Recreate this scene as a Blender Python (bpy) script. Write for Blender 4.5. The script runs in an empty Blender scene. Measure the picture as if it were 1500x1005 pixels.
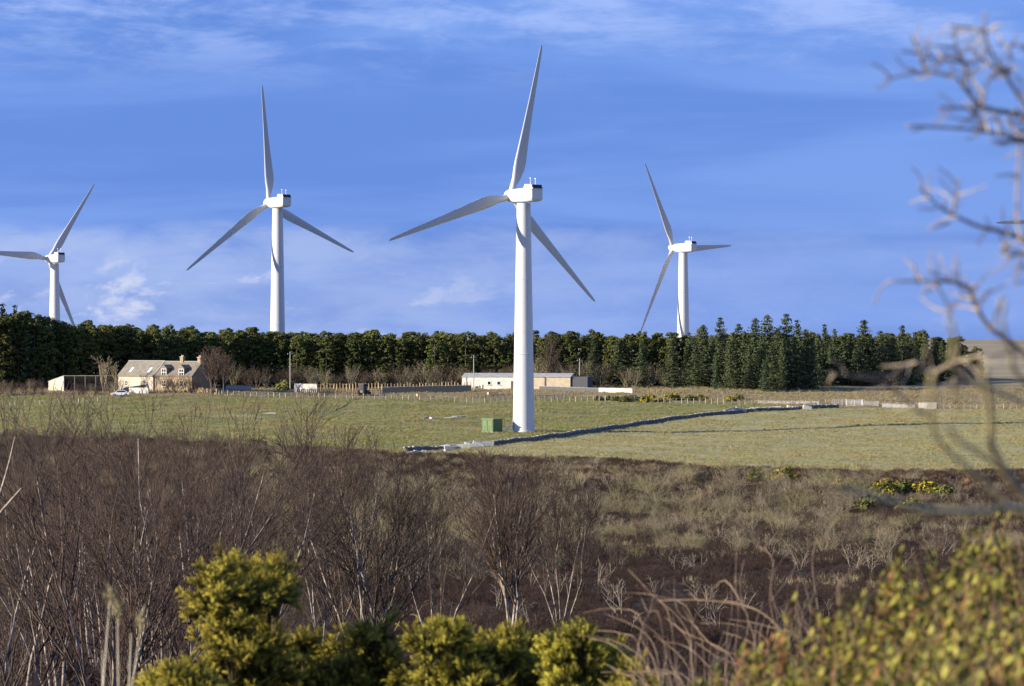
import bpy, math, random
import numpy as np
from mathutils import Vector, Matrix, Euler

sc = bpy.context.scene
R = math.radians
FPX = 5224.0          # focal length in photograph pixels (1500 wide)
HOR = 490.0           # eye-level row
CAMZ = 20.0
SUN_EL, SUN_AZ = 16.5, 72.0    # degrees; azimuth counted to the left from straight behind the camera

# ------------------------------------------------------------------ camera
cam_d = bpy.data.cameras.new('camera'); cam = bpy.data.objects.new('camera', cam_d)
sc.collection.objects.link(cam); sc.camera = cam
cam.location = (0, 0, CAMZ)
cam.rotation_euler = (R(90) - (502.5 - HOR) / FPX, 0, 0)
cam_d.sensor_width = 36.0
cam_d.lens = 36.0 * FPX / 1500.0
cam_d.clip_start = 0.1; cam_d.clip_end = 60000
cam_d.dof.use_dof = True
cam_d.dof.focus_distance = 690.0
cam_d.dof.aperture_fstop = cam_d.lens / 11.5
# ------------------------------------------------------------------ world
w = bpy.data.worlds.new('World'); sc.world = w; w.use_nodes = True
nt = w.node_tree; nt.nodes.clear()
def N(t, **k):
    n = nt.nodes.new(t)
    for a, v in k.items(): setattr(n, a, v)
    return n
def L(a, b): nt.links.new(a, b)
wo = N('ShaderNodeOutputWorld'); bg = N('ShaderNodeBackground'); bg.inputs[1].default_value = 0.046
L(bg.outputs[0], wo.inputs[0])
sky = N('ShaderNodeTexSky', sky_type='NISHITA', sun_disc=False)
sky.sun_elevation = R(SUN_EL); sky.sun_rotation = R(180 + SUN_AZ)
sky.air_density = 1.0; sky.dust_density = 0.6; sky.ozone_density = 3.0
tc = N('ShaderNodeTexCoord')
def mapping(scale, loc=(0, 0, 0)):
    m = N('ShaderNodeMapping'); m.inputs['Scale'].default_value = scale; m.inputs['Location'].default_value = loc
    L(tc.outputs['Generated'], m.inputs[0]); return m.outputs[0]
def noise(vec, scale, detail=6, rough=.55, dist=0.):
    n = N('ShaderNodeTexNoise'); n.inputs['Scale'].default_value = scale; n.inputs['Detail'].default_value = detail
    n.inputs['Roughness'].default_value = rough; n.inputs['Distortion'].default_value = dist
    L(vec, n.inputs['Vector']); return n.outputs['Fac']
def mrange(v, a, b, c=0., d=1., smooth=True):
    n = N('ShaderNodeMapRange', interpolation_type='SMOOTHSTEP' if smooth else 'LINEAR')
    L(v, n.inputs['Value'])
    for i, x in zip((1, 2, 3, 4), (a, b, c, d)): n.inputs[i].default_value = x
    return n.outputs[0]
def mth(op, a, b):
    n = N('ShaderNodeMath', operation=op)
    for i, x in enumerate((a, b)):
        if isinstance(x, (int, float)): n.inputs[i].default_value = x
        else: L(x, n.inputs[i])
    return n.outputs[0]
def mixc(f, a, b):
    n = N('ShaderNodeMix', data_type='RGBA')
    if isinstance(f, (int, float)): n.inputs[0].default_value = f
    else: L(f, n.inputs[0])
    for s, x in ((n.inputs[6], a), (n.inputs[7], b)):
        if isinstance(x, tuple): s.default_value = (*x, 1)
        else: L(x, s)
    return n.outputs[2]
sep = N('ShaderNodeSeparateXYZ'); L(tc.outputs['Generated'], sep.inputs[0])
ez, ex = sep.outputs[2], sep.outputs[0]
# a thin slate-blue stratus veil over the clear sky, then broken pale cloud high up and a far bank low down
veil_n = noise(mapping((3, 3, 26), (.3, .1, .2)), 2.4, 5, .5, .3)
veil = mixc(mrange(veil_n, .36, .64), (1.18, 2.75, 8.3), (1.85, 3.65, 9.5))
base = mixc(.86, sky.outputs[0], veil)
hi_n = noise(mapping((9, 9, 36), (.9, .4, .55)), 2.6, 10, .64, .25)
hi_m = mth('MULTIPLY', mrange(hi_n, .42, .70), mrange(ez, .062, .092))
base = mixc(mth('MULTIPLY', hi_m, .82), base, (4.2, 5.7, 10.2))
lo_n = noise(mapping((13, 13, 46), (.15, .62, .0)), 2.2, 10, .6, .2)
edge = mth('ADD', ez, mth('MULTIPLY', mth('SUBTRACT', lo_n, .5), -.016))          # ragged top of the far bank
lo_e = mrange(edge, .0325, .0235)
lo_x = mrange(ex, .13, -.11, .28, 1.0)
lo_m = mth('MULTIPLY', mth('MULTIPLY', lo_e, lo_x), mrange(lo_n, .30, .66, .40, .85))
base = mixc(lo_m, base, (4.3, 5.5, 9.0))
pf_n = noise(mapping((15, 15, 33), (.52, .2, .35)), 3.6, 9, .58, .35)
pf_m = mth('MULTIPLY', mth('MULTIPLY', mrange(pf_n, .53, .68), mrange(ez, .027, .014)), mrange(ex, .03, -.09, .10, 1.))
base = mixc(mth('MULTIPLY', pf_m, .78), base, (7.2, 7.6, 9.4))
L(base, bg.inputs[0])
# ------------------------------------------------------------------ sun
to_sun = Vector((-math.sin(R(SUN_AZ)) * math.cos(R(SUN_EL)), -math.cos(R(SUN_AZ)) * math.cos(R(SUN_EL)), math.sin(R(SUN_EL))))
sun_d = bpy.data.lights.new('sun', 'SUN'); sun_d.energy = 5.0; sun_d.angle = R(.53); sun_d.color = (1.0, .89, .72)
sun = bpy.data.objects.new('sun', sun_d); sc.collection.objects.link(sun)
sun.location = to_sun * 300; sun.rotation_euler = to_sun.to_track_quat('Z', 'Y').to_euler()
# ------------------------------------------------------------------ view
sc.view_settings.view_transform = 'Standard'; sc.view_settings.look = 'None'
sc.view_settings.exposure = 1.08; sc.view_settings.gamma = 1.0; sc.view_settings.use_curve_mapping = False
sc.render.engine = 'CYCLES'
sc.cycles.use_denoising = True
sc.cycles.max_bounces = 5; sc.cycles.diffuse_bounces = 3; sc.cycles.glossy_bounces = 2; sc.cycles.transparent_max_bounces = 8
sc.cycles.caustics_reflective = False; sc.cycles.caustics_refractive = False

# ================================================================== helpers
C = sc.collection
rng = random.Random(7)
nr = np.random.default_rng(11)

PROF = np.array([(-400, -6), (-100, -4.5), (-20, -2.2), (0, -1.75), (8, -2.3), (15, -3.4), (30, -5.6), (60, -8.8), (110, -12.2), (180, -15.7),
                 (250, -18.4), (350, -21.1), (450, -22.2), (560, -21.5), (640, -20.6), (708, -19.45), (800, -16.6), (835, -14.7),
                 (870, -13.4), (950, -12.4), (1100, -12.4), (1300, -13.8), (1700, -12.5), (2600, -3.6), (3200, -9), (5000, -40), (14000, -60), (40000, -80)], float)
_ys = np.arange(-400, 5000, 1.0)
_zs = np.interp(_ys, PROF[:, 0], PROF[:, 1])
def _smooth(z, n):
    k = np.hanning(2 * n + 1); k /= k.sum()
    return np.convolve(np.pad(z, n, mode='edge'), k, mode='valid')
_zb = np.where(_ys < 60, _smooth(_zs, 6), np.where(_ys < 150, _smooth(_zs, 20), _smooth(_zs, 45)))
_zb = _smooth(_zb, 5)
def gz(x, y):
    x = np.asarray(x, float); y = np.asarray(y, float)
    z = np.where(y < 4900, np.interp(y, _ys, _zb), np.interp(y, PROF[:, 0], PROF[:, 1]))
    a = np.clip((y - 30) / 250, 0, 1)
    z = z + a * (.28 * np.sin(x * .043 + y * .021 + .6) + .16 * np.sin(x * .11 - y * .07) + .07 * np.sin(x * .31 + y * .23))
    far = np.clip((y - 1500) / 1500, 0, 1)
    z = z + far * 2.2 * np.sin(x * .004 + 1.9) * np.clip(1.5 - (y - 2600) / 2000, 0, 1)
    return z + CAMZ
def P(px, py, Y):
    return Vector(((px - 750) * Y / FPX, Y, CAMZ - (py - HOR) * Y / FPX))
def GY(px, Y):
    x = (px - 750) * Y / FPX
    return Vector((x, Y, float(gz(x, Y))))
_mY = np.arange(40, 3000, 1.0)
def G(px, py):
    "where the sight line of a photograph pixel meets the ground"
    x = (px - 750) * _mY / FPX
    d = (CAMZ - (py - HOR) * _mY / FPX) - gz(x, _mY)
    i = np.argmax(d <= 0)
    if d[i] > 0: i = len(_mY) - 1
    if i > 0:
        t = d[i - 1] / (d[i - 1] - d[i] + 1e-9); Y = _mY[i - 1] + t
    else: Y = _mY[0]
    return GY(px, Y)
def topix(x, y, z):
    return 750 + x * FPX / y, HOR - (z - CAMZ) * FPX / y

def tag(o, label=None, cat=None, group=None, kind=None):
    if label: o['label'] = label
    if cat: o['category'] = cat
    if group: o['group'] = group
    if kind: o['kind'] = kind
    return o
def empty(name, loc, rz=0., label=None, cat=None, group=None):
    o = bpy.data.objects.new(name, None); C.objects.link(o)
    o.location = loc; o.rotation_euler = (0, 0, rz); o.empty_display_size = .5
    return tag(o, label, cat, group)
def mesh_np(name, V, F, mat=None, smooth=False, tint=None):
    V = np.asarray(V, np.float32); F = np.asarray(F, np.int32)
    me = bpy.data.meshes.new(name)
    m, k = F.shape
    me.vertices.add(len(V)); me.vertices.foreach_set('co', V.ravel())
    me.loops.add(m * k); me.loops.foreach_set('vertex_index', F.ravel())
    me.polygons.add(m); me.polygons.foreach_set('loop_start', np.arange(0, m * k, k, dtype=np.int32))
    if smooth: me.polygons.foreach_set('use_smooth', np.ones(m, bool))
    if tint is not None:
        a = me.attributes.new('tint', 'FLOAT', 'POINT'); a.data.foreach_set('value', np.asarray(tint, np.float32))
    me.update(calc_edges=True)
    if mat: me.materials.append(mat)
    return me
def obj(name, me, parent=None, loc=None):
    o = bpy.data.objects.new(name, me); C.objects.link(o)
    if parent is not None: o.parent = parent
    if loc is not None: o.location = loc
    return o
class MB:
    "collects boxes, prisms and tubes into one mesh"
    def __init__(s): s.v = []; s.f = []
    def add(s, vs, fs):
        n = len(s.v); s.v += [tuple(p) for p in vs]; s.f += [tuple(i + n for i in f) for f in fs]
    def box(s, x0, x1, y0, y1, z0, z1):
        s.add([(x0, y0, z0), (x1, y0, z0), (x1, y1, z0), (x0, y1, z0), (x0, y0, z1), (x1, y0, z1), (x1, y1, z1), (x0, y1, z1)],
              [(0, 3, 2, 1), (4, 5, 6, 7), (0, 1, 5, 4), (1, 2, 6, 5), (2, 3, 7, 6), (3, 0, 4, 7)])
    def prism(s, prof, u0, u1):
        "profile of (y, z) swept along x, anticlockwise seen from -x side or not: both caps"
        n = len(prof)
        vs = [(u0, y, z) for y, z in prof] + [(u1, y, z) for y, z in prof]
        fs = [tuple(range(n)), tuple(range(2 * n - 1, n - 1, -1))]
        fs += [(i, i + n, (i + 1) % n + n, (i + 1) % n) for i in range(n)]
        s.add(vs, fs)
    def tube(s, pts, rads, k=8, cap=True):
        pts = [Vector(p) for p in pts]; n0 = len(s.v); rings = []
        for i, p in enumerate(pts):
            d = (pts[min(i + 1, len(pts) - 1)] - pts[max(i - 1, 0)]).normalized()
            a = d.orthogonal() if i == 0 else (prev - d * prev.dot(d))
            a = a.normalized(); prev = a; b = d.cross(a)
            rings.append([p + (a * math.cos(2 * math.pi * j / k) + b * math.sin(2 * math.pi * j / k)) * rads[i] for j in range(k)])
        for r_ in rings: s.v += [tuple(q) for q in r_]
        for i in range(len(rings) - 1):
            for j in range(k):
                s.f.append((n0 + i * k + j, n0 + i * k + (j + 1) % k, n0 + (i + 1) * k + (j + 1) % k, n0 + (i + 1) * k + j))
        if cap:
            s.f.append(tuple(n0 + j for j in range(k))[::-1]); s.f.append(tuple(n0 + (len(rings) - 1) * k + j for j in range(k)))
    def build(s, name, mat, parent=None, smooth=False, bevel=0, loc=None):
        me = bpy.data.meshes.new(name); me.from_pydata(s.v, [], s.f)
        import bmesh
        bm = bmesh.new(); bm.from_mesh(me); bmesh.ops.recalc_face_normals(bm, faces=bm.faces)
        if bevel: bmesh.ops.bevel(bm, geom=bm.edges[:], offset=bevel, segments=2, affect='EDGES', profile=.5, clamp_overlap=True)
        bm.to_mesh(me); bm.free()
        if smooth:
            me.polygons.foreach_set('use_smooth', np.ones(len(me.polygons), bool))
        me.materials.append(mat)
        return obj(name, me, parent, loc)

# ------------------------------------------------------------------ materials
MATS = {}
def mat(name, col, rough=.85, col2=None, scale=4., obj_var=0., tint=None, bump=0., bump_scale=20., coord='Object', spec=.3, metal=0., transl=0., detail=5, hsv=None, mid=(.4, .6), ramp2=None):
    m = bpy.data.materials.new(name); m.use_nodes = True; t = m.node_tree
    b = t.nodes['Principled BSDF']; b.inputs['Roughness'].default_value = rough
    b.inputs['Specular IOR Level'].default_value = spec; b.inputs['Metallic'].default_value = metal
    def nn(ty, **k):
        n = t.nodes.new(ty)
        for a, v in k.items(): setattr(n, a, v)
        return n
    def mx(f, a, b_):
        n = nn('ShaderNodeMix', data_type='RGBA')
        if isinstance(f, (int, float)): n.inputs[0].default_value = f
        else: t.links.new(f, n.inputs[0])
        for s, x in ((n.inputs[6], a), (n.inputs[7], b_)):
            if isinstance(x, tuple): s.default_value = (*x, 1)
            else: t.links.new(x, s)
        return n.outputs[2]
    def rng_(v, a, b_, c=0., d=1.):
        n = nn('ShaderNodeMapRange'); t.links.new(v, n.inputs[0])
        for i, x in zip((1, 2, 3, 4), (a, b_, c, d)): n.inputs[i].default_value = x
        return n.outputs[0]
    co = nn('ShaderNodeTexCoord').outputs[coord] if coord != 'World' else nn('ShaderNodeNewGeometry').outputs['Position']
    c = col
    if col2 is not None:
        if tint == 'attr':
            a = nn('ShaderNodeAttribute', attribute_name='tint'); f = a.outputs['Fac']
        elif tint == 'random':
            f = nn('ShaderNodeObjectInfo').outputs['Random']
        else:
            n = nn('ShaderNodeTexNoise'); n.inputs['Scale'].default_value = scale; n.inputs['Detail'].default_value = detail
            n.inputs['Roughness'].default_value = .6
            t.links.new(co, n.inputs['Vector']); f = rng_(n.outputs['Fac'], *mid)
        c = mx(f, col, col2)
    if ramp2 is not None:       # a second, finer or coarser layer of colour: (scale, colour, lo, hi, amount)
        n = nn('ShaderNodeTexNoise'); n.inputs['Scale'].default_value = ramp2[0]; n.inputs['Detail'].default_value = 6
        n.inputs['Roughness'].default_value = .65; t.links.new(co, n.inputs['Vector'])
        c = mx(rng_(n.outputs['Fac'], ramp2[2], ramp2[3], 0., ramp2[4]), c, ramp2[1])
    if obj_var:
        oi = nn('ShaderNodeObjectInfo'); h = nn('ShaderNodeHueSaturation')
        t.links.new(rng_(oi.outputs['Random'], 0, 1, 1 - obj_var, 1 + obj_var), h.inputs['Value'])
        wn = nn('ShaderNodeTexWhiteNoise', noise_dimensions='1D'); t.links.new(oi.outputs['Random'], wn.inputs['W'])
        t.links.new(rng_(wn.outputs['Value'], 0, 1, .5 - obj_var * .06, .5 + obj_var * .06), h.inputs['Hue'])
        if isinstance(c, tuple): h.inputs['Color'].default_value = (*c, 1)
        else: t.links.new(c, h.inputs['Color'])
        c = h.outputs[0]
    if isinstance(c, tuple): b.inputs['Base Color'].default_value = (*c, 1)
    else: t.links.new(c, b.inputs['Base Color'])
    if bump:
        n = nn('ShaderNodeTexNoise'); n.inputs['Scale'].default_value = bump_scale; n.inputs['Detail'].default_value = 6
        t.links.new(co, n.inputs['Vector'])
        bu = nn('ShaderNodeBump'); bu.inputs['Strength'].default_value = 1.; bu.inputs['Distance'].default_value = bump
        t.links.new(n.outputs['Fac'], bu.inputs['Height']); t.links.new(bu.outputs[0], b.inputs['Normal'])
    if transl:
        tr = nn('ShaderNodeBsdfTranslucent'); ms = nn('ShaderNodeMixShader'); ms.inputs[0].default_value = transl
        if isinstance(c, tuple): tr.inputs[0].default_value = (*c, 1)
        else: t.links.new(c, tr.inputs[0])
        o = t.nodes['Material Output']
        t.links.new(b.outputs[0], ms.inputs[1]); t.links.new(tr.outputs[0], ms.inputs[2]); t.links.new(ms.outputs[0], o.inputs[0])
    return m
M = dict(
    white=mat('turbine_paint', (.60, .60, .595), .4, (.54, .545, .54), 1.1, spec=.45, detail=8, mid=(.45, .8)),
    blade=mat('blade_paint', (.48, .485, .485), .45, spec=.4),
    blade_tip=mat('worn_blade_edge', (.30, .30, .29), .6),
    dark=mat('dark_grille', (.015, .017, .02), .5),
    grey=mat('grey_metal', (.32, .33, .34), .5, metal=.4),
    green=mat('green_kiosk_paint', (.085, .145, .060), .6, (.07, .12, .05), 2.),
    greendk=mat('green_roof_paint', (.16, .22, .085), .6),
    heath=mat('heath_soil', (.030, .021, .016), 1., (.070, .046, .032), 1.3, coord='World', bump=.30, bump_scale=2.2, ramp2=(.07, (.11, .07, .045), .52, .68, .6)),
    pasture=mat('pasture_turf', (.125, .140, .028), 1., (.215, .19, .065), .16, coord='World', bump=.16, bump_scale=.9, ramp2=(.04, (.30, .25, .12), .55, .72, .8)),
    rough=mat('rough_turf', (.24, .22, .088), 1., (.32, .275, .13), .2, coord='World', bump=.16, bump_scale=1.0, ramp2=(.045, (.20, .22, .07), .5, .7, .6)),
    yard=mat('yard_ground', (.27, .19, .11), 1., (.17, .15, .07), .2, coord='World', bump=.06),
    moor=mat('moor_heather', (.22, .17, .10), 1., (.32, .26, .14), .012, coord='World', ramp2=(.006, (.15, .12, .07), .5, .65, .7)),
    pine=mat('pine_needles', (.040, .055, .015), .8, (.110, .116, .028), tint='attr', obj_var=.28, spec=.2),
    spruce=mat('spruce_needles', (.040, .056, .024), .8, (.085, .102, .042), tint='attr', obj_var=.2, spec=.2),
    bark=mat('conifer_bark', (.09, .07, .055), .95),
    birch=mat('birch_bark', (.36, .31, .26), .8, (.12, .09, .075), 3.),
    branch=mat('birch_branch', (.024, .016, .013), .8, (.165, .118, .085), tint='attr', obj_var=.15),
    twig=mat('birch_twig', (.022, .013, .011), .8, (.155, .102, .076), tint='attr', obj_var=.25),
    twig_grey=mat('willow_twig', (.13, .105, .065), .85, (.38, .32, .20), tint='attr', obj_var=.2),
    twig_olive=mat('lichen_twig', (.13, .115, .055), .85, (.32, .28, .145), tint='attr', obj_var=.2),
    pale=mat('dead_wood', (.36, .31, .24), .85, (.24, .20, .15), 5.),
    heather=mat('heather', (.022, .013, .011), .95, (.085, .052, .038), tint='attr', obj_var=.35),
    bracken=mat('dead_bracken', (.21, .12, .065), .9, (.27, .18, .10), tint='random'),
    straw=mat('straw_grass', (.36, .30, .16), .9, (.26, .21, .10), tint='random', transl=.2),
    deadgrass=mat('dead_grass_blade', (.30, .24, .135), .9, (.18, .145, .08), tint='random', transl=.2),
    grass=mat('grass_blade', (.130, .152, .026), .85, (.265, .24, .070), tint='random', transl=.25),
    grass2=mat('pale_grass_blade', (.265, .245, .090), .85, (.37, .32, .15), tint='random', transl=.25),
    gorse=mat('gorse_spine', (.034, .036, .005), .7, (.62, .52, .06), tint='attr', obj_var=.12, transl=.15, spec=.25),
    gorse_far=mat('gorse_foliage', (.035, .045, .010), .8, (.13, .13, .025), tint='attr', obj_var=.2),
    flower=mat('gorse_flower', (.60, .42, .02), .6, (.42, .31, .02), tint='random', transl=.2),
    gstem=mat('gorse_stem', (.085, .075, .035), .85, (.14, .115, .06), 12.),
    leaf=mat('shrub_leaf', (.040, .048, .008), .55, (.33, .30, .040), tint='attr', transl=.28, spec=.25),
    leafobj=mat('shrub_leaf_single', (.075, .085, .013), .55, (.40, .36, .07), tint='random', transl=.28, spec=.25),
    leafred=mat('shrub_leaf_red', (.26, .085, .03), .5, (.34, .18, .05), tint='random', transl=.3),
    rstem=mat('shrub_stem', (.20, .10, .05), .8, (.30, .17, .08), 20.),
    lichen=mat('lichen_bark', (.30, .24, .18), .9, (.42, .36, .22), 22., mid=(.4, .68), ramp2=(9., (.14, .10, .085), .45, .6, .7)),
    lichen2=mat('lichen_bark_yellow', (.38, .33, .17), .9, (.56, .50, .28), 26., mid=(.35, .62), ramp2=(12., (.24, .18, .10), .5, .62, .6)),
    tan=mat('dry_stem', (.27, .195, .125), .85, (.13, .08, .055), 8.),
    palestem=mat('pale_dry_stem', (.52, .46, .33), .85, (.38, .31, .2), 8.),
    seed=mat('seed_head', (.42, .36, .20), .9, (.30, .26, .13), tint='attr', transl=.2),
    stone=mat('field_stone', (.115, .105, .098), .9, (.20, .185, .165), tint='attr', bump=.02),
    slab2b=mat('weathered_stone', (.34, .32, .28), .9, (.20, .19, .17), 1.5),
    slab2=mat('sunlit_coping', (.24, .225, .20), .9, (.40, .38, .34), tint='attr'),  # paler than the wall stones: sunlit wall top put into the colour
    slab=mat('pale_stone', (.50, .48, .44), .9, (.34, .33, .30), 2.),
    harl=mat('harled_wall', (.56, .50, .40), .95, (.45, .38, .28), 1.2, bump=.02),
    sandst=mat('sandstone_wall', (.36, .275, .17), .95, (.27, .21, .135), 1.5, bump=.03),
    slate=mat('slate_roof', (.17, .155, .13), .8, (.24, .21, .155), .9, bump=.02, bump_scale=6.),
    slate2=mat('house_slate', (.155, .132, .105), .8, (.20, .17, .13), 1.3, bump=.02, bump_scale=6.),
    lead=mat('roof_ridge', (.30, .29, .27), .8),
    wpaint=mat('white_paint', (.78, .77, .73), .6),
    wwall=mat('white_render', (.72, .68, .60), .9, (.58, .53, .44), .8),
    tanwall=mat('tan_render', (.56, .46, .32), .9, (.46, .38, .27), .9),
    darkwall=mat('dark_boards_and_gable_shade', (.10, .10, .105), .9),
    roofsheet=mat('roof_sheet', (.40, .39, .36), .7, (.30, .28, .25), 1.),
    glass=mat('window_glass', (.02, .025, .03), .08, spec=.6),
    skyl=mat('skylight_glass', (.65, .68, .70), .12, spec=.8),
    wood=mat('weathered_timber', (.26, .21, .15), .9, (.19, .15, .11), 3.),
    woodtan=mat('tan_fence_timber', (.52, .38, .20), .9, (.42, .29, .16), 2.),
    pole=mat('pole_timber', (.33, .30, .25), .9),
    car=mat('silver_car_paint', (.74, .75, .76), .25, spec=.6),
    tyre=mat('tyre_rubber', (.02, .02, .02), .9),
    dark_blue=mat('dark_cab_and_wall_shade', (.035, .042, .055), .8, (.055, .06, .07), 2.),
    wire=mat('fence_wire', (.25, .25, .25), .5, metal=.5),
    rust=mat('rusty_vehicle', (.12, .10, .09), .7, (.22, .14, .09), 2.),
)

# ================================================================== terrain, split where one ground cover meets the next
FIELD_LOW = np.array([(-900, 634), (0, 640), (300, 648), (400, 655), (590, 664), (720, 669), (850, 672), (1000, 682), (1200, 690), (1400, 691), (1500, 691), (2400, 695)], float)
FIELD_TOP = np.array([(-900, 580), (0, 580), (400, 581), (620, 584), (860, 583), (1060, 589), (1230, 597), (1500, 600), (2400, 600)], float)
WALL = np.array([(594, 661), (640, 659), (720, 652), (790, 644), (860, 634), (930, 623), (1000, 613), (1075, 606), (1150, 601), (1228, 597.5)], float)
ts = np.concatenate([-np.geomspace(1.3, .15, 22), np.linspace(-.145, .145, 236), np.geomspace(.15, 1.3, 22)])
rows = np.concatenate([np.linspace(-110, 4, 8), np.linspace(6, 60, 20), np.arange(63, 320, 3.), np.arange(321, 560, 2.), np.arange(560, 900, 1.6), np.arange(903, 1100, 6.), np.geomspace(1110, 38000, 46)])
TT, YY = np.meshgrid(ts, rows)
XX = TT * (YY + 122)
ZZ = gz(XX, YY)
nC = len(ts)
V = np.stack([XX, YY, ZZ], -1).reshape(-1, 3)
ii = np.arange(len(rows) - 1)[:, None] * nC + np.arange(nC - 1)[None, :]
Fq = np.stack([ii, ii + 1, ii + nC + 1, ii + nC], -1).reshape(-1, 4)
cen = V[Fq].mean(1)
def zone_of(x, y, z):
    px, py = topix(x, np.maximum(y, 5.), z)
    lo = np.interp(px, FIELD_LOW[:, 0], FIELD_LOW[:, 1]); hi = np.interp(px, FIELD_TOP[:, 0], FIELD_TOP[:, 1])
    lo = lo + 2.2 * np.sin(px * .031 + 1.) + 1.3 * np.sin(px * .083) + .8 * np.sin(px * .21)
    wl = np.interp(px, WALL[:, 0], WALL[:, 1])
    zz = np.where(y > 1080, 4, np.where(py > lo, 0, np.where(py < hi, 3, np.where((px > 594) & (py > wl), 2, 1))))
    zz = np.where((y < 400), 0, zz)
    zz = np.where((y > 400) & (y <= 1080) & (py <= hi), 3, zz)
    return zz
zn = zone_of(cen[:, 0], cen[:, 1], cen[:, 2])
for k, (nm, mt) in enumerate((('heath', 'heath'), ('pasture', 'pasture'), ('rough_pasture', 'rough'), ('farm_verge', 'yard'), ('distant_moor', 'moor'))):
    f = Fq[zn == k]; u, inv = np.unique(f, return_inverse=True)
    o = obj(nm, mesh_np(nm, V[u], inv.reshape(-1, 4), M[mt], True)); o['kind'] = 'structure'

# ================================================================== vegetation makers
def segs_mesh(name, S, mt, k=3, lev=None):
    "tapered sticks: S rows are x0 y0 z0 x1 y1 z1 r0 r1"
    S = np.asarray(S, float)
    p0, p1, r0, r1 = S[:, :3], S[:, 3:6], S[:, 6], S[:, 7]
    d = p1 - p0; d /= np.linalg.norm(d, axis=1, keepdims=True) + 1e-9
    up = np.where(np.abs(d[:, 2:3]) < .9, np.array([[0, 0, 1.]]), np.array([[1., 0, 0]]))
    a = np.cross(d, up); a /= np.linalg.norm(a, axis=1, keepdims=True); b = np.cross(d, a)
    vs = []
    for (p, r_) in ((p0, r0), (p1, r1)):
        for j in range(k):
            t = 2 * math.pi * j / k
            vs.append(p + (a * math.cos(t) + b * math.sin(t)) * r_[:, None])
    n = len(S)
    Vv = np.stack(vs, 1).reshape(-1, 3)
    base_ = np.arange(n)[:, None] * (2 * k)
    F = np.concatenate([base_ + np.array([j, (j + 1) % k, k + (j + 1) % k, k + j])[None, :] for j in range(k)])
    ti = np.random.default_rng(n).random(n) ** 1.4
    if lev is not None: ti = np.where(np.asarray(lev) < .5, .55 + .45 * ti, np.where(np.asarray(lev) < 1.5, .15 + .6 * ti, .6 * ti))
    return mesh_np(name, Vv, F, mt, k > 3, np.repeat(ti, 2 * k))
def grow(rg, p, d, Ln, r, lev, maxlev, out, up=.12, wob=.16, kids=(7, 6, 5), ang=(18, 42), ratio=(.42, .66), start=.25):
    n = 6 if lev == 0 else (4 if lev == 1 else (3 if lev < maxlev else 2))
    pts = [p]; dirs = []
    for i in range(n):
        dx, dy, dz = d[0] + rg.gauss(0, wob), d[1] + rg.gauss(0, wob), d[2] + rg.gauss(0, wob) * .6 + up
        l = math.sqrt(dx * dx + dy * dy + dz * dz); d = (dx / l, dy / l, dz / l); dirs.append(d)
        s = Ln / n; q = (p[0] + d[0] * s, p[1] + d[1] * s, p[2] + d[2] * s)
        out.append((*p, *q, r * (1 - .72 * i / n), r * (1 - .72 * (i + 1) / n), lev)); p = q; pts.append(p)
    if lev >= maxlev: return
    nk = kids[min(lev, len(kids) - 1)]; nk = max(2, int(nk * rg.uniform(.75, 1.3)))
    for j in range(nk):
        t = start + (1 - start) * (j + rg.random()) / nk
        i = min(n - 1, int(t * n)); fr = t * n - i
        a, b = pts[i], pts[i + 1]; q = tuple(a[c] + (b[c] - a[c]) * fr for c in range(3)); dd = dirs[i]
        th = R(rg.uniform(*ang)); ph = rg.uniform(0, 2 * math.pi)
        v = Vector(dd); o1 = v.orthogonal().normalized(); o2 = v.cross(o1)
        nd = v * math.cos(th) + (o1 * math.cos(ph) + o2 * math.sin(ph)) * math.sin(th)
        grow(rg, q, tuple(nd), Ln * rg.uniform(*ratio) * (1.15 - .55 * t), max(.003, r * (1 - .72 * t) * (.70 if lev == 0 else .58)), lev + 1, maxlev, out, up, wob, kids, ang, ratio, .12)
def make_birch_segs(seed, H, stems, lean, kids=(9, 7, 5), maxlev=3, r=.06, up=.10, ang=(16, 40)):
    rg = random.Random(seed); out = []
    for s in range(stems):
        a = 2 * math.pi * (s + rg.random() * .6) / stems
        ln = lean * rg.uniform(.5, 1.15) if stems > 1 else lean * .2
        d = Vector((math.cos(a) * ln, math.sin(a) * ln, 1)).normalized()
        grow(rg, (rg.uniform(-.12, .12), rg.uniform(-.12, .12), -.15), tuple(d), H * rg.uniform(.72, 1.0), r * rg.uniform(.7, 1.1), 0, maxlev, out, up, .10, kids, ang)
    out = np.array(out); f = H / max(np.quantile(out[:, 5], .96), .1); out[:, :6] *= f
    out = out[np.maximum(out[:, 2], out[:, 5]) < H * 1.04]
    return out

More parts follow.
